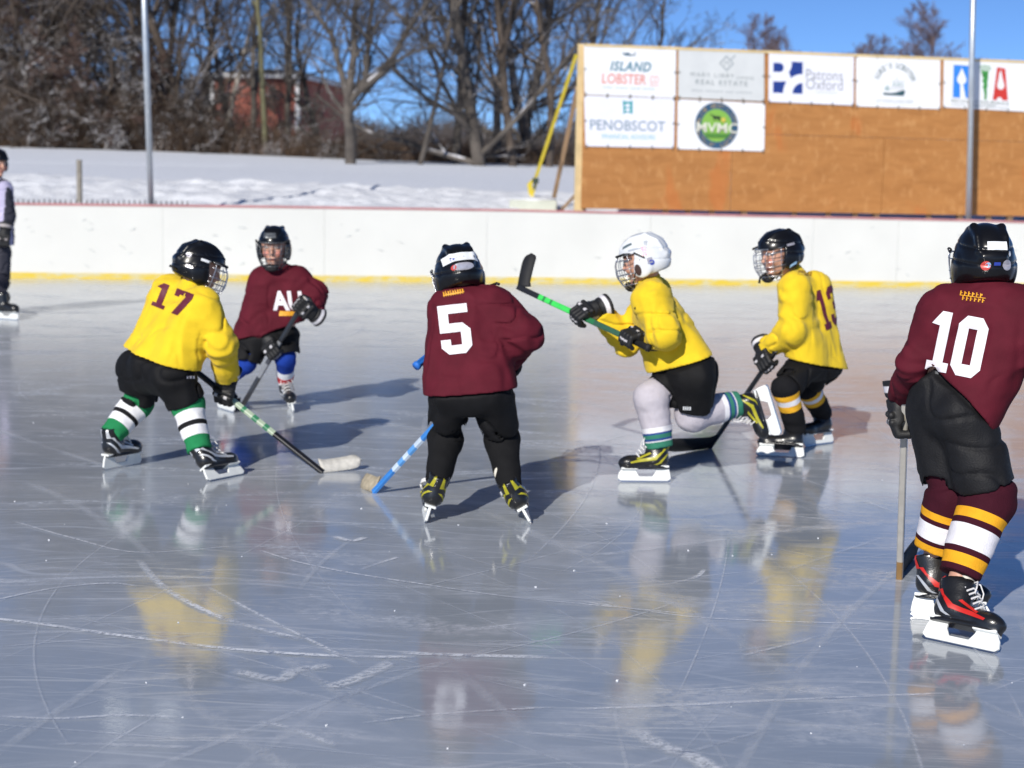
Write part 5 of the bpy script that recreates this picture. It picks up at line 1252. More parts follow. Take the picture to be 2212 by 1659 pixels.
# =============================== white helmet, yellow, skating left
Y = 7.38
h1 = G(1448, 1042); t1 = G(1358, 1041)
h1 = h1; t1 = h1 + nrm(t1 - h1) * .22
hb = P(1659, 830, Y + .14); tb = P(1688, 927, Y + .12)
butt = P(1402, 752, Y - .16); heel = P(1119, 620, Y + .34); tip = P(1130, 545, Y + .40)
make_stick(butt, heel, tip, 'black and bright green stick raised off the ice by the player in the white helmet',
    [(0, (.014, .014, .016)), (.17, (.05, .62, .10)), (.205, (.02, .20, .05)), (.22, (.05, .62, .10)), (.26, (.02, .22, .05)), (.275, (.05, .62, .10)), (.42, (.02, .16, .06)), (.60, (.03, .10, .06)), (.85, (.012, .012, .014))],
    M_TAPEB, 'black and bright green stick paint', bh=.062, butt_mat=M_TAPEB)
sd = nrm(butt - heel)
SC = dict(Y=Y, label='player in yellow jersey with white helmet, skating left with one leg lifted behind', feet=[(h1, t1, P(1418, 965, Y) - (h1 + t1) / 2), (hb, tb, P(1600, 884, Y + .13) - (hb + tb) / 2)],
    head=(1390, 558, .02), face=(-.92, .34, -.26), hup=(-.15, 0, 1), hs=.97, hmat=M_WSHELL, hair=(.12, .05, .02),
    j=dict(pel=(1490, 792, .02), neck=(1402, 618, .04), sha=(1408, 652, -.08), shb=(1412, 640, .16), ela=(1436, 722, -.16), elb=(1352, 738, .20),
           hipa=(1466, 805, .10), hipb=(1502, 812, -.03), kna=(1408, 858, .02), knb=(1494, 893, .06)),
    hand=dict(a=dict(pos=on_line(butt, heel, .13), dir=sd, back=(-.3, -1, .4), fore=(-.8, -.1, .15)), b=dict(pos=on_line(butt, heel, .50), dir=sd, back=(-.2, .2, 1), fore=(-.85, .1, -.05))),
    knee_dir=dict(a=(-1, 0, .2), b=(-.3, 0, -1)), rsock=(.076, .062), rp=.108, rk=.092, kt=.78,
    sock=('grey sock knit with green and navy bands', [(0, (.50, .47, .52)), (.58, (.78, .77, .80)), (.68, (.03, .07, .24)), (.72, (.04, .20, .14)), (.80, (.03, .07, .24)), (.84, (.60, .60, .64)), (.87, (.04, .20, .13))]),
    hem=[(1408, 806, 0), (1545, 762, 0)], jmat=M_YEL, trim=(M_NEON, M_NEON), tongue=1, rt=.112, rs=.090, seed=21, drop=.05, rarm=(.082, .070, .054),
    extra=[((1425, 770, .06), (1400, 690, .06), .085, .08), ((1430, 800, .04), (1425, 740, .04), .06, .07)], cmat=M_CAGE, acc=(.78, .76, .80),
    stickers=[dict(at=(-.060, .3, -.025), dir=(0, -1, 0), size=(.011, .012), mat=M_STKB, round=1), dict(at=(-.035, .3, .075), dir=(0, -1, -.2), size=(.010, .022), mat=M_STKP),
              dict(at=(.01, .3, -.045), dir=(0, -1, 0), size=(.016, .026), mat=mat('dark ear opening', (.05, .025, .02), .6), round=1),
              dict(at=(-.01, .3, .02), dir=(0, -1, 0), size=(.030, .0045), up=(-.55, 0, .8), mat=M_STRAP), dict(at=(.045, .25, .19), dir=(0, -.8, -.5), size=(.026, .006), up=(0, 0, 1), mat=mat('grey vent', (.10, .14, .16), .5)), dict(at=(.0, .3, .052), dir=(0, -1, 0), size=(.040, .004), mat=mat('pale grey shading stripe', (.42, .45, .50), .4)), dict(at=(-.085, .3, .045), dir=(.2, -1, 0), size=(.008, .035), up=(-.3, 0, 1), mat=mat('pale grey shading stripe', (.42, .45, .50), .4)), dict(at=(-.095, .3, -.015), dir=(.2, -1, 0), size=(.012, .014), mat=M_STKS)],  # pale grey stripes are shading painted onto the white shell
    pmarks=[(1484, 882, .035, .016, 0, M_STKW)], tail=[(1400, 612, -.1), (1384, 640, -.12), (1372, 668, -.12)])
pC, jC = skater(SC)

# =============================== player 13, yellow
Y = 8.3
h1, t1 = G(1735, 990), G(1643, 985); h2, t2 = G(1799, 957), G(1745, 964)
heel = G(1533, 967, .004); tip = G(1432, 983, .004); butt = P(1712, 706, Y - .14)
make_stick(butt, heel, tip, 'plain black stick with curved black blade, held by the yellow number 13 player', [(0, (.010, .010, .012)), (.8, (.3, .3, .3)), (.85, (.012, .012, .014))], M_TAPEB, 'plain black stick paint', bh=.075, curve=.03)
sd = nrm(butt - heel)
SD = dict(Y=Y, label='player in yellow jersey 13 with black, gold and white striped socks, facing left', feet=[(h1, t1, P(1708, 930, Y - .06) - (h1 + t1) / 2), (h2, t2, P(1768, 895, Y + .34) - (h2 + t2) / 2)],
    head=(1684, 545, -.02), face=(-.92, -.36, -.20), hup=(-.08, 0, 1), hs=1.0,
    j=dict(pel=(1765, 770, .05), neck=(1708, 598, .02), sha=(1716, 628, -.12), shb=(1766, 622, .12), ela=(1712, 714, -.16), elb=(1730, 714, .22),
           hipa=(1738, 785, -.06), hipb=(1783, 785, .10), kna=(1697, 836, -.16), knb=(1742, 832, .14)),
    hand=dict(a=dict(pos=P(1664, 778, Y - .15) * 0 + on_line(butt, heel, .29), dir=sd, back=(-.7, -.8, .3), fore=(-.35, 0, -.9)), b=dict(pos=on_line(butt, heel, .04), dir=sd, back=(0, 1, .5), fore=(-.4, -.5, -.2))),
    knee_dir=dict(a=(-1, -.1, 0), b=(-1, .1, 0)), rsock=(.062, .054), rp=.095, rk=.074, kt=.88,
    sock=('black sock knit with gold and white bands', [(0, (.010, .010, .012)), (.08, (.80, .42, .03)), (.20, (.80, .80, .84)), (.32, (.80, .42, .03)), (.45, (.010, .010, .012))]),
    hem=[(1704, 772, 0), (1808, 795, 0)], jmat=M_YEL, trim=None, tongue=2, laces=False, rt=.106, rs=.084, seed=31, drop=.05, rarm=(.080, .070, .056),
    art=[dict(name='jersey_number', at=(1797, 664, .0), dir=(-.30, .95, -.03), x=(.95, .30, -.02), y=(-.30, 0, 1), bm=lambda: bm_fit(number_bm('13', .21, .10), 0, 0, .155, .205), mat=M_NUMM),
         dict(name='shoulder_lettering', at=(1739, 590, -.6), x=(1, 0, -.2), y=(.1, 0, 1), bm=lambda: bm_fit(text_bm('IIIII', bold=.05), 0, 0, .07, .022), mat=mat('faded print', (.42, .24, .02), .7))],
    stickers=[dict(at=(-.055, .3, .095), dir=(.25, -.8, -.75), size=(.040, .024), mat=M_STKL), dict(at=(-.02, .3, .038), dir=(0, -1, 0), size=(.024, .006), mat=M_STKS)],
    tail=[(1655, 590, -.10), (1642, 600, -.12), (1640, 612, -.12)])
pD, jD = skater(SD)

# =============================== player 10, maroon, right foreground
Y = 4.95
h1, t1 = G(1986, 1378), G(2152, 1414); t1 = h1 + nrm(t1 - h1) * .235; h2 = G(1962, 1330); t2 = h2 + nrm(G(2120, 1345) - h2) * .235
butt = P(1958, 790, Y + .10); heel = G(1943, 1248, .004); tip = G(1970, 1196, .004)
make_stick(butt, heel, tip, 'worn white stick with brown taped heel held upright by the number 10 player', [(0, (.32, .18, .06)), (.09, (.48, .46, .42))], M_TAPEB, 'worn white stick paint', w=.028, th=.022)
sd = nrm(butt - heel)
SE = dict(Y=Y, label='player in maroon jersey number 10 with striped maroon socks, right foreground', feet=[(h2, t2, P(2012, 1215, Y + .08) - (h2 + t2) / 2), (h1, t1, P(2076, 1235, Y - .14) - (h1 + t1) / 2)],
    head=(2124, 562, .04), face=(.02, 1, -.12), hup=(0, .1, 1), hs=.95,
    j=dict(pel=(2066, 860, .02), neck=(2138, 640, .0), sha=(2030, 690, .02), shb=(2205, 700, -.04), ela=(1970, 790, .02), elb=(2290, 800, -.10),
           hipa=(2026, 885, .08), hipb=(2088, 898, -.06), kna=(2056, 1072, .04), knb=(2134, 1070, -.08)),
    hand=dict(a=dict(pos=P(1950, 915, Y + .05) * 0 + on_line(butt, heel, .26), dir=sd, back=(-1, -.35, 0), fore=(.12, .30, -1), tilt=.95), b=dict(pos=P(2360, 930, Y - .15), dir=(.2, .1, 1), back=(1, -.2, 0))),
    knee_dir=dict(a=(1, -.1, 0), b=(1, -.1, 0)), rsock=(.077, .060), sockup=.058, rp=.096, rk=.090, kt=.88, waist=(2020, 800, .05), pmat=mat('charcoal nylon', (.010, .010, .0115), .62, var=.3, vscale=18, bump=.5, bscale=200, spec=.25, wrinkle=.6),
    sock=('maroon sock knit with gold and white bands', [(0, (.045, .006, .014)), (.20, (.80, .38, .02)), (.30, (.045, .006, .014)), (.36, (.80, .78, .82)), (.58, (.045, .006, .014)), (.64, (.80, .38, .02)), (.75, (.045, .006, .014))]),
    hem=[(2000, 778, 0), (2141, 945, 0)], jmat=M_MAR, trim=(M_RED, M_SIL), tongue=1, rt=.100, rs=.100, seed=41, drop=.02, rarm=(.072, .048, .047), kk=.016, fold=.9,
    art=[dict(name='jersey_number', at=(2066, 744, -.6), x=(1, 0, -.13), y=(.16, 0, 1), bm=lambda: bm_fit(number_bm('10', .172, .05), 0, 0, .165, .182), mat=M_NUMW),
         dict(name='shoulder_patch', at=(2101, 641, -.6), x=(1, 0, -.08), y=(.1, 0, 1), bm=lambda: bm_join([ticks(-.004, .007, .070, .013, [6], 31), ticks(.004, -.008, .070, .012, [6], 32), art_from_polys([[[(-.038, -.001), (.038, -.001), (.038, .001), (-.038, .001)]]])]), mat=M_GOLD)],
    stickers=[dict(at=(-.3, -.012, .045), dir=(1, 0, -.05), size=(.030, .014), mat=M_STKW), dict(at=(-.3, .025, -.028), dir=(1, 0, 0), size=(.014, .014), mat=M_STKR, round=1),
              dict(at=(-.3, .018, -.026), dir=(1, 0, 0), size=(.008, .008), mat=M_STKL, round=1), dict(at=(-.3, -.010, -.022), dir=(1, 0, 0), size=(.010, .005), mat=M_STKB),
              dict(at=(-.3, -.043, -.024), dir=(1, 0, 0), size=(.015, .016), mat=M_STKS, round=1), dict(at=(-.3, -.052, .012), dir=(1, 0, 0), size=(.005, .008), mat=M_STKW, round=1)],
    tail=[(2194, 628, .02), (2206, 620, .0), (2218, 615, -.02)], pmarks=[(2045, 806, .07, .010, 0, M_CAGED)])
pE, jE = skater(SE)

# =============================== referee at the left edge
Y = 16.4
h1 = G(-8, 688); t1 = h1 + nrm(V(.9, -.5, 0)) * .27; h2 = G(-52, 684); t2 = h2 + nrm(V(.9, -.5, 0)) * .27
M_REFJ = mat('striped officials jersey', (.5, .5, .5), .8, ramp=[(0, (.03, .03, .045)), (.5, (.52, .48, .66))], bump=.3)
SR = dict(Y=Y, ref=True, label='referee in a striped jersey and black helmet cut off by the left edge', feet=[(h1, t1, V(.02, 0, 1)), (h2, t2, V(.02, 0, 1))],
    head=(-6, 350, 0), face=(.75, -.65, -.2), hup=(0, 0, 1), hs=1.12, girth=1.3, ss=1.25,
    j=dict(pel=(-22, 535, 0), neck=(-15, 395, 0), sha=(-38, 412, .1), shb=(6, 412, -.1), ela=(-40, 470, .1), elb=(14, 468, -.12),
           hipa=(-34, 545, .05), hipb=(-6, 545, -.05), kna=(-42, 612, .0), knb=(-4, 608, -.1)),
    hand=dict(a=dict(pos=P(-30, 515, Y - .15), dir=(0, 0, 1), back=(0, -1, 0)), b=dict(pos=P(8, 522, Y - .2), dir=(1, .2, .1), back=(0, -1, 0), fore=(-.1, -.2, -1))),
    knee_dir=dict(a=(1, -.5, 0), b=(1, -.5, 0)), rsock=(.085, .075), kt=.98, rk=.095, pmat=mat('charcoal trousers', (.04, .04, .055), .8, bump=.3),
    sock=('charcoal trouser leg', [(0, (.04, .04, .055))]), hem=[(-50, 530, 0), (14, 530, 0)], jmat=M_REFJ, trim=None, laces=False, tongue=0, cage=False, palm=False, acc=(.4, .36, .36))
skater(SR)
# ------------------------------------------------------------------ bare winter trees
def bark(name, c1, c2, snow=.0, up=.25):
    m, N, L, B = nodes_of(name)
    tc = N.new('ShaderNodeTexCoord').outputs['Object']
    c = mix_n(N, L, rng_n(N, L, noise_n(N, L, tc, 1.3, 4, .6), .35, .65, 0, 1), c1, c2)
    if snow:
        ge = N.new('ShaderNodeNewGeometry'); s2 = N.new('ShaderNodeSeparateXYZ'); L.new(ge.outputs['Normal'], s2.inputs[0])
        f = math_n(N, L, 'MULTIPLY', rng_n(N, L, s2.outputs[2], up, up + .3, 0, 1), rng_n(N, L, noise_n(N, L, tc, .9, 4, .7), .62 - snow * .3, .74 - snow * .3, 0, 1, True))
        c = mix_n(N, L, f, c, (.80, .80, .84))
    L.new(c, B.inputs['Base Color']); B.inputs['Roughness'].default_value = .85; return m
BK_D = bark('dark bark with snow', (.050, .038, .030), (.115, .088, .070), .35)
BK_S = bark('snow laden bark', (.045, .032, .025), (.09, .068, .052), .52, .15)
BK_G = bark('grey brown bark', (.055, .047, .041), (.135, .115, .098), .3)
BK_R = bark('reddish twigs', (.105, .062, .050), (.18, .12, .10), .1)
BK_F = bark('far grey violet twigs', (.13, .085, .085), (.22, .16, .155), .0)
BK_Y = bark('lichen yellow bark', (.10, .095, .05), (.17, .16, .09), .0)
BK_P = bark('pale birch bark', (.32, .28, .24), (.50, .46, .42), .1)
def frusta(segs, ns):
    A = np.array([s[0] for s in segs]); Bq = np.array([s[1] for s in segs]); ra = np.array([s[2] for s in segs]); rb = np.array([s[3] for s in segs])
    d = Bq - A; d /= np.linalg.norm(d, axis=1, keepdims=True) + 1e-9
    ref = np.where(np.abs(d[:, 2:3]) > .9, [[1.0, 0, 0]], [[0, 0, 1.0]]); y = np.cross(ref, d); y /= np.linalg.norm(y, axis=1, keepdims=True) + 1e-9; z = np.cross(d, y)
    vs = []
    for k in range(ns):
        a = 2 * math.pi * k / ns; vs.append(A + (y * math.cos(a) + z * math.sin(a)) * ra[:, None])
    for k in range(ns):
        a = 2 * math.pi * k / ns; vs.append(Bq + (y * math.cos(a) + z * math.sin(a)) * rb[:, None])
    v = np.stack(vs, 1).reshape(-1, 3); n = len(segs); base = (np.arange(n) * 2 * ns)[:, None]
    f = np.concatenate([base + np.array([[k, (k + 1) % ns, ns + (k + 1) % ns, ns + k]]) for k in range(ns)], 0)
    return v, f
def rot_about(v, ax, a):
    ax = nrm(ax); return v * math.cos(a) + np.cross(ax, v) * math.sin(a) + ax * (ax @ v) * (1 - math.cos(a))
def grow(r, p, d, ln, rad, lev, maxlev, out, cfg):
    ns = cfg['seg'][lev]; st = ln / ns; pts = [p]
    for i in range(ns):
        d = nrm(d + np.array([r.gauss(0, 1), r.gauss(0, 1), r.gauss(0, 1)]) * cfg['wig'][lev] + V(0, 0, cfg['up'][lev]))
        q = p + d * st; r0 = rad * (1 - .75 * i / ns); r1 = rad * (1 - .75 * (i + 1) / ns)
        out[lev].append((p, q, max(r0, cfg['rmin']), max(r1, cfg['rmin']))); p = q; pts.append(p)
        if lev < maxlev:
            t = (i + 1) / ns
            if t < cfg['bare'][lev]: continue
            for c in range(cfg['kids'][lev]):
                if r.random() > .85: continue
                ax = nrm(np.cross(d, np.array([r.gauss(0, 1), r.gauss(0, 1), r.gauss(0, 1)])))
                dd = rot_about(d, ax, r.uniform(*cfg['ang'][lev]))
                grow(r, p - d * st * r.random(), dd, ln * cfg['len'][lev] * (1.15 - .7 * t) * r.uniform(.7, 1.2), r1 * cfg['rad'][lev], lev + 1, maxlev, out, cfg)
CFG = dict(seg=[9, 6, 4, 3, 2], wig=[.08, .14, .18, .22, .2], up=[.03, .06, .05, .03, .02], kids=[3, 2, 2, 2], bare=[.28, .2, .3, .3], ang=[(.5, 1.1), (.4, .95), (.4, 1.0), (.4, 1.0)], len=[.58, .5, .5, .5], rad=[.5, .5, .5, .6], rmin=.0055)
def tree_mesh(seed, h, rad, cfg=CFG, mains=None, maxlev=4):
    r = random.Random(seed); out = [[] for _ in range(5)]
    if mains is None: grow(r, V(0, 0, -.4), V(r.gauss(0, .05), r.gauss(0, .05), 1), h, rad, 0, maxlev, out, cfg)
    else:
        for pts, r0, r1 in mains:
            pts = [np.asarray(q, float) for q in pts]; n = len(pts) - 1
            for i in range(n):
                ra, rb_ = r0 + (r1 - r0) * i / n, r0 + (r1 - r0) * (i + 1) / n
                out[0].append((pts[i], pts[i + 1], ra, rb_)); d = nrm(pts[i + 1] - pts[i])
                if i == 0: continue
                for c in range(3):
                    ax = nrm(np.cross(d, np.array([r.gauss(0, 1), r.gauss(0, 1), r.gauss(0, 1)])))
                    grow(r, pts[i] + (pts[i + 1] - pts[i]) * r.random(), rot_about(d, ax, r.uniform(.4, 1.0)), r.uniform(1.6, 3.2), rb_ * .45, 1, maxlev, out, cfg)
    a, b = out[0] + out[1], out[2] + out[3] + out[4]
    return frusta(a, 7), frusta(b, 3)
TCACHE = {}
def plant_tree(key, gen, loc, rz, sc, label, cat='tree', group=None, mt=(BK_D, BK_D), name='bare_tree', lean=(0, 0)):
    if key not in TCACHE:
        (tv, tf), (cv, cf) = gen()
        def me(n, v, f):
            m = bpy.data.meshes.new(n); m.from_pydata(v.tolist(), [], f.tolist()); m.polygons.foreach_set('use_smooth', [True] * len(f)); return m
        TCACHE[key] = (me('trunk', tv, tf), me('crown', cv, cf))
    o = empty(name, loc); o.rotation_euler = (lean[0], lean[1], rz); o.scale = (sc, sc, sc); tag(o, label, cat, group)
    for nm, m, mm in (('trunk', TCACHE[key][0], mt[0]), ('crown', TCACHE[key][1], mt[1])):
        if not m.materials: m.materials.append(mm)
        ch = bpy.data.objects.new(nm, m); link(ch, o)
        if m.materials[0] != mm: ch.material_slots[0].link = 'OBJECT'; ch.material_slots[0].material = mm
    return o
def at_uy(u, y):
    g = P(u, 400, y); return V(g[0], y, gz(g[0], y) - .1)
gens = {
 't1': lambda: tree_mesh(11, 12, .16), 't2': lambda: tree_mesh(23, 13, .17, dict(CFG, ang=[(.35, .8), (.3, .8), (.4, .9), (.4, 1)])),
 't3': lambda: tree_mesh(37, 11, .22, dict(CFG, wig=[.14, .2, .22, .2, .2])), 't4': lambda: tree_mesh(51, 14, .24, dict(CFG, bare=[.08, .1, .1, .1], kids=[3, 3, 2, 2])),
 'shrub': lambda: tree_mesh(61, 4.6, .05, dict(CFG, seg=[6, 5, 4, 3, 2], wig=[.25, .3, .3, .2, .2], up=[-.06, -.03, 0, 0, 0], bare=[.0, .0, .1, .1], ang=[(.7, 1.4), (.5, 1.2), (.4, 1.0), (.4, 1.0)], rmin=.008)),
 'shrub2': lambda: tree_mesh(67, 5.4, .07, dict(CFG, seg=[7, 5, 4, 3, 2], wig=[.3, .3, .3, .2, .2], up=[-.09, -.03, 0, 0, 0], bare=[.0, .0, .1, .1], ang=[(.6, 1.3), (.5, 1.2), (.4, 1.0), (.4, 1.0)], rmin=.008)),
 'far': lambda: tree_mesh(71, 15, .18, dict(CFG, seg=[7, 6, 5, 3, 2], ang=[(.3, .7), (.25, .6), (.3, .7), (.3, .8)], up=[.02, .10, .08, .06, .03], rmin=.008, bare=[.25, .1, .1, .1], len=[.55, .5, .5, .5], kids=[3, 3, 3, 2])),
 'pole': lambda: tree_mesh(83, 13, .11, dict(CFG, kids=[2, 2, 2, 2], bare=[.35, .1, .1, .1], ang=[(.4, .9), (.3, .8), (.4, .9), (.4, 1)])),
}
# dense wood at left: (u, y, kind, rz, scale, snow, label)
W1 = [(-60, 62, 't4', .3, 1.0, BK_D, 'dark bare tree at the far left corner of the wood'), (15, 66, 't3', 1.2, 1.05, BK_D, 'dark crooked bare tree, second along the wood from the left edge'),
      (160, 84, 't4', 1.4, 1.2, BK_D, 'tall dark bare tree deep in the wood between the fence post and the steel pole'), (385, 80, 't4', 3.1, 1.1, BK_D, 'tall dark bare tree deep in the wood right of the steel pole'),
      (70, 61, 't1', 2.2, .9, BK_D, 'dark bare tree with low limbs above the weathered fence post'), (128, 68, 't2', 3.1, 1.1, BK_D, 'tall dark bare tree rising left of the steel light pole'),
      (248, 70, 't3', 5.2, 1.1, BK_D, 'dark forked bare tree beyond the blue sky gap'),
      (290, 62, 't1', .8, 1.0, BK_D, 'dark bare tree directly left of the steel light pole'), (352, 66, 't2', 1.9, 1.05, BK_G, 'grey bare tree directly right of the steel light pole'),
      (405, 62, 't4', 2.7, .95, BK_D, 'dark bare tree between the steel pole and the brick building'), (448, 69, 't1', 3.6, 1.1, BK_G, 'brown bare tree overhanging the left corner of the brick building'),
      (478, 64, 'pole', 1.0, 1.1, BK_P, 'pale slender leaning tree above the left end of the brick building'), (520, 66, 't3', 4.8, .9, BK_G, 'brown crooked bare tree in front of the brick wall'),
      (574, 60, 'pole', 2.1, 1.05, BK_Y, 'slender tree with yellow lichen trunk in front of the brick building'), (618, 65, 't2', 5.7, .9, BK_G, 'grey bare tree in front of the right corner of the brick building'),
      (95, 78, 't1', 2.0, 1.25, BK_D, 'tall dark bare tree deep in the wood near the left edge'),
      (548, 63, 't2', 2.4, .85, BK_G, 'slim grey tree directly in front of the middle of the brick wall'),
      (700, 72, 't3', .6, .8, BK_G, 'thin brown bare tree just right of the brick building')]
for u, y, k, rz, sc, mt, lab in W1:
    plant_tree(k, gens[k], at_uy(u, y), rz, sc, lab, 'tree', 'bare trees at the edge of the wood', (mt, BK_D if mt is BK_D else BK_G), lean=((0, .35) if mt is BK_P else (0, 0)))
# open-grown forked tree in the middle
y0 = 52.0; b0 = at_uy(757, y0)
def loc(u, v, dy=0): return P(u, v, y0 + dy) - b0
mains = [([(0, 0, -.3), loc(757, 300), loc(752, 250), loc(752, 205)], .19, .15),
         ([loc(752, 215), loc(742, 175), loc(728, 125), loc(716, 75), loc(690, 40), loc(652, -20), loc(600, -90, .5)], .12, .05),
         ([loc(752, 212), loc(758, 165), loc(766, 110), loc(764, 50), loc(772, -20), loc(770, -110)], .15, .05),
         ([loc(755, 220), loc(778, 195), loc(790, 165), loc(795, 100), loc(800, 40), loc(810, -40), loc(806, -120)], .14, .04),
         ([loc(778, 196), loc(815, 165), loc(845, 135), loc(870, 85), loc(905, 30), loc(940, -20), loc(990, -90)], .13, .04),
         ([loc(742, 240), loc(712, 200), loc(690, 150), loc(660, 110)], .06, .02)]
plant_tree('fork', lambda: tree_mesh(91, 10, .2, dict(CFG, kids=[3, 2, 2, 1]), mains), b0, 0, 1, 'open forked bare tree standing alone right of the brick building', 'tree', None, (BK_G, BK_G))
W2 = [(905, 54, 'pole', 3.3, .85, BK_G, 'thin leaning bare tree left of the dense tree clump', .22), (985, 57, 't2', 2.2, .95, BK_G, 'grey bare tree at the left side of the dense clump', .05), (1040, 55, 't4', 1.5, 1.0, BK_G, 'thick trunked bare tree in the heart of the dense clump', 0),
      (1072, 60, 't1', 2.6, 1.05, BK_G, 'bare tree just right of the thickest trunk in the clump', 0), (1112, 56, 't2', 3.9, 1.0, BK_D, 'dark bare tree in the clump near the yellow strap', .03), (1150, 61, 't3', 4.6, 1.0, BK_D, 'dark crooked bare tree behind the middle of the yellow strap', 0),
      (1186, 57, 't1', 5.5, .95, BK_D, 'straight dark bare tree behind the top of the yellow strap', 0), (1235, 60, 't2', .9, .9, BK_G, 'bare tree behind the left end of the plywood wall', 0), (1300, 66, 't3', 2.9, .78, BK_G, 'low bare tree whose branches show over the ISLAND LOBSTER banner', 0), (1130, 72, 't4', .2, 1.1, BK_G, 'tall bare tree behind the clump, left of the plywood wall', 0)]
for u, y, k, rz, sc, mt, lab, ln in W2:
    plant_tree(k, gens[k], at_uy(u, y), rz, sc, lab, 'tree', 'bare trees in the clump beside the plywood wall', (mt, BK_G), lean=(0, -ln))
# snow laden brush along the wood edge
W3 = [(-20, 61, 'shrub2', .2, 1.2), (55, 59.5, 'shrub', 1.1, 1.1), (110, 61, 'shrub2', 2.2, 1.0), (165, 59.5, 'shrub', 3.4, 1.15), (225, 60.5, 'shrub2', 4.3, 1.0), (280, 59.5, 'shrub', 5.1, .9), (345, 60.5, 'shrub2', .9, .85),
      (400, 59.5, 'shrub', 1.8, .7), (440, 60.5, 'shrub', 2.9, .55), (30, 64, 'shrub2', 3.9, 1.5), (140, 65, 'shrub', 5.3, 1.6), (250, 65, 'shrub2', 1.5, 1.4)]
for u, y, rz, sc, lab in ((500, 61, .4, .62, 'brown leafless bush in front of the left half of the brick wall'), (590, 62, 2.6, .66, 'brown leafless bush in front of the right half of the brick wall'), (665, 60, 4.4, .5, 'brown leafless bush at the right foot of the brick building')):
    plant_tree('shrub3', lambda: tree_mesh(73, 4.6, .04, dict(CFG, seg=[6, 5, 4, 3, 2], wig=[.12, .2, .2, .2, .2], up=[.04, .05, 0, 0, 0], bare=[.0, .0, .1, .1], rmin=.007)), at_uy(u, y), rz, sc, lab, 'bush', 'brown bushes before the brick building', (BK_G, BK_G), 'bare_bush')
for i, (u, y, k, rz, sc) in enumerate(W3):
    where = ['at the left picture edge', 'left of the weathered post', 'above the weathered post', 'just right of the weathered post', 'halfway from the weathered post to the steel pole', 'at the left foot of the steel pole', 'at the right foot of the steel pole',
             'third from the right in the brush row', 'second from the right in the brush row', 'rising taller at the left picture edge', 'rising taller above the weathered post', 'rising taller left of the steel pole'][i]
    plant_tree(k, gens[k], at_uy(u, y), rz, sc, 'tangled snow laden bush ' + where, 'bush', 'snow laden bushes at the foot of the wood', (BK_S, BK_S if i % 3 else BK_R), 'snowy_bush')
# distant crowns above the plywood wall
W4 = [(1575, 120, .70, 'far violet tree showing above the MARY LIBBY banner, left of a pair'), (1632, 124, 1.02, 'tallest far tree above the banner with the diamond emblem'), (1675, 118, .86, 'far tree above the left end of the Patrons Oxford banner'), (1750, 126, .76, 'slim far tree above the middle of the Patrons Oxford banner'),
      (1806, 122, .80, 'far bushy tree above the right end of the Patrons Oxford banner'), (1845, 128, .88, 'far tree above the gap left of the fishing boat banner'), (1884, 120, .90, 'far tree above the fishing boat banner'), (1988, 117, 1.06, 'lone far tree just left of the right steel pole')]
for i, (u, y, sc, lab) in enumerate(W4):
    b = at_uy(u, y); b[2] = gz(b[0], y)
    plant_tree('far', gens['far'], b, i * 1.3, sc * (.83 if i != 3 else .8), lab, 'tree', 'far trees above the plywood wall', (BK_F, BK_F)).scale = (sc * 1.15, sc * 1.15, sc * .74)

# undergrowth: thin stems one could not count
r = random.Random(77); segs = []
for i in range(11000):
    u = r.uniform(-260, 1290); y = 59.5 + r.random() ** 1.3 * 10; b = at_uy(u, y)
    hh = np.interp(u, [-200, 350, 600, 800, 1250], [2.4, 1.9, 1.1, .9, .8]) * r.uniform(.25, 1.1); p = b; d = nrm(V(r.gauss(0, .35), r.gauss(0, .35), 1))
    for k in range(3):
        q = p + d * hh / 3; segs.append((p, q, .016 * (1 - k * .25), .016 * (1 - (k + 1) * .25))); 
        for c in range(2):
            dd = nrm(d + V(r.gauss(0, .8), r.gauss(0, .8), r.gauss(.1, .3))); segs.append((q, q + dd * hh * .28, .008, .005))
        p = q; d = nrm(d + V(r.gauss(0, .25), r.gauss(0, .25), 0))
v, f = frusta(segs, 3)
tag(mk('underbrush', v, f, bark('brown undergrowth', (.060, .040, .028), (.15, .095, .060), .3, .1), base=at_uy(500, 60)), 'tangled brown undergrowth along the crest of the snow bank', 'undergrowth', kind='stuff')
# far wood that reads as one mass
segs = []
for i in range(9000):
    y = r.uniform(210, 260); u = r.uniform(-300, 2600); b = at_uy(u, y); top = np.interp(u, [-300, 600, 800, 1200, 2600], [12, 11, 6.5, 6, 8]) * r.uniform(.6, 1.05) * (1 + .12 * math.sin(u * .021) + .08 * math.sin(u * .057)); p = b; d = nrm(V(r.gauss(0, .12), 0, 1))
    segs.append((p, p + d * top, .10, .03)); 
    for c in range(4):
        t = r.uniform(.35, 1); dd = nrm(V(r.gauss(0, .6), r.gauss(0, .3), r.uniform(.3, 1))); segs.append((p + d * top * t, p + d * top * t + dd * top * .22, .045, .03))
v, f = frusta(segs, 3)
tag(mk('distant_woods', v, f, bark('distant wood', (.085, .070, .065), (.15, .125, .115), .0), base=at_uy(900, 230)), 'far grey wood on the horizon beyond the snowy field', 'woods', kind='stuff')

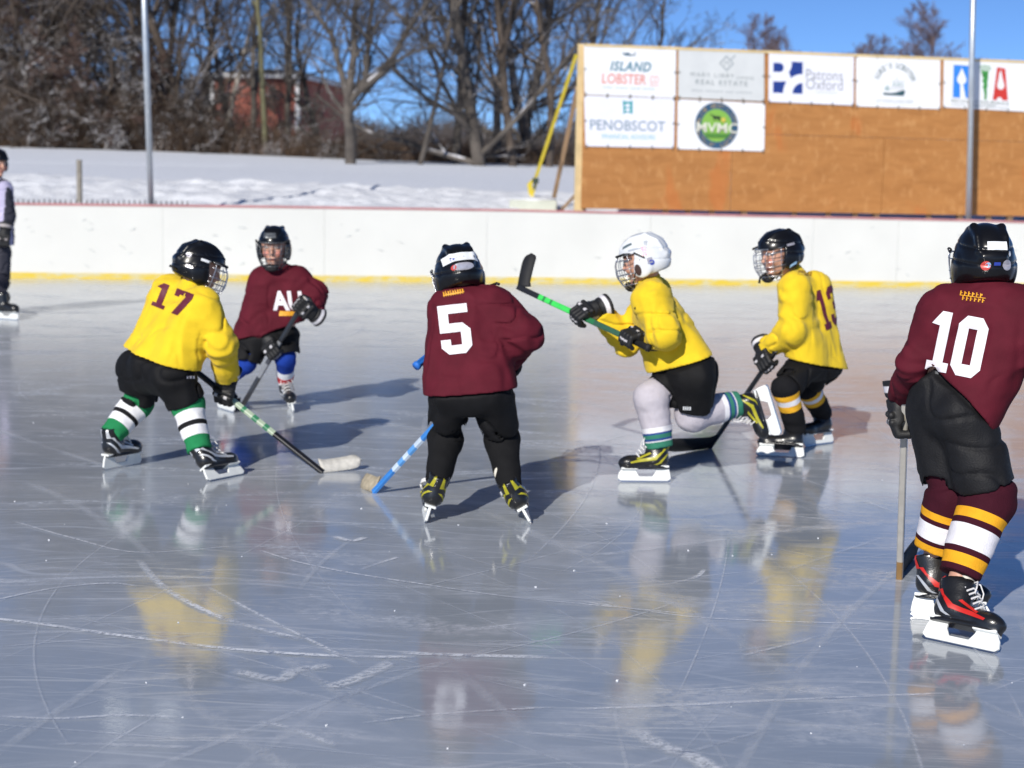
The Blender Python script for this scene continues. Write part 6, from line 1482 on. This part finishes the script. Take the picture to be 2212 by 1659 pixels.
# ------------------------------------------------------------------ brick building among the trees
yb = 92.0
pL, pR = P(458, 300, yb), P(646, 300, yb); gzb = gz(pL[0], yb) - .5
M_BRICK, N, L, B = nodes_of('red brick')
tcn = N.new('ShaderNodeTexCoord').outputs['Object']
bt = N.new('ShaderNodeTexBrick'); bt.inputs['Scale'].default_value = 4; bt.inputs['Color1'].default_value = (.42, .115, .07, 1); bt.inputs['Color2'].default_value = (.30, .085, .055, 1); bt.inputs['Mortar'].default_value = (.30, .22, .18, 1); bt.inputs['Mortar Size'].default_value = .012
mpn = N.new('ShaderNodeMapping'); mpn.inputs['Rotation'].default_value = (math.radians(90), 0, 0); L.new(tcn, mpn.inputs[0]); L.new(mpn.outputs[0], bt.inputs['Vector']); L.new(bt.outputs[0], B.inputs['Base Color']); B.inputs['Roughness'].default_value = .85
zt = P(550, 166, yb)[2]
o = empty('brick_building', V((pL[0] + pR[0]) / 2, yb, gzb)); tag(o, 'red brick building with white trim half hidden by the bare trees', 'building'); bb = np.array(o.location)
W_ = pR[0] - pL[0]; Dp = 9.0; xc = (pL[0] + pR[0]) / 2
skew = .33   # plan turned so that its right side shows
def bp_(a, b, z): return V(pL[0] + a + b * skew * .6, yb + b - a * .12, z)
q = [bp_(0, 0, gzb), bp_(W_, 0, gzb), bp_(W_, Dp, gzb), bp_(0, Dp, gzb), bp_(0, 0, zt), bp_(W_, 0, zt), bp_(W_, Dp, zt), bp_(0, Dp, zt)]
mk('wall', q, [(0, 1, 5, 4), (1, 2, 6, 5), (2, 3, 7, 6), (3, 0, 4, 7)], M_BRICK, o, bb, False)
M_TRIM = mat('white painted trim', (.74, .74, .74), .6, var=.05)
for a, b in ((0, 0), (W_, 0), (W_, Dp)):
    mb = MB(); c = bp_(a, b, gzb); mb.bar(c, c + V(0, 0, zt - gzb), .26, .26); mb.build('corner_trim', M_TRIM, o, bb)
mb = MB(); e = .35
mb.bar(bp_(-e, -e, zt + .02), bp_(W_ + e, -e, zt + .02), .18, .24); mb.bar(bp_(W_ + e, -e, zt + .02), bp_(W_ + e, Dp + e, zt + .02), .18, .24); mb.build('eaves', M_TRIM, o, bb)
r0 = [bp_(-e, -e, zt + .15), bp_(W_ + e, -e, zt + .15), bp_(W_ + e, Dp + e, zt + .15), bp_(-e, Dp + e, zt + .15), bp_(1.6, Dp / 2, zt + .75), bp_(W_ - 1.6, Dp / 2, zt + .75)]
mk('roof', r0, [(0, 1, 5, 4), (1, 2, 5), (2, 3, 4, 5), (3, 0, 4), (3, 2, 1, 0)], mat('dark shingle with snow', (.10, .10, .11), .8, var=.5, vscale=1), o, bb, False)
for a in (.9, 2.6):
    wf = MB(); c = bp_(a * W_ / 4, -.05, gzb + 2.1); wf.box(c, (.42, .05, .75)); fr = wf.build('window', M_TRIM, o, bb)
    wf = MB(); wf.box(c - V(0, .05, 0), (.33, .02, .65)); wf.build('pane', mat('dark window glass', (.02, .025, .03), .15), fr, bb)
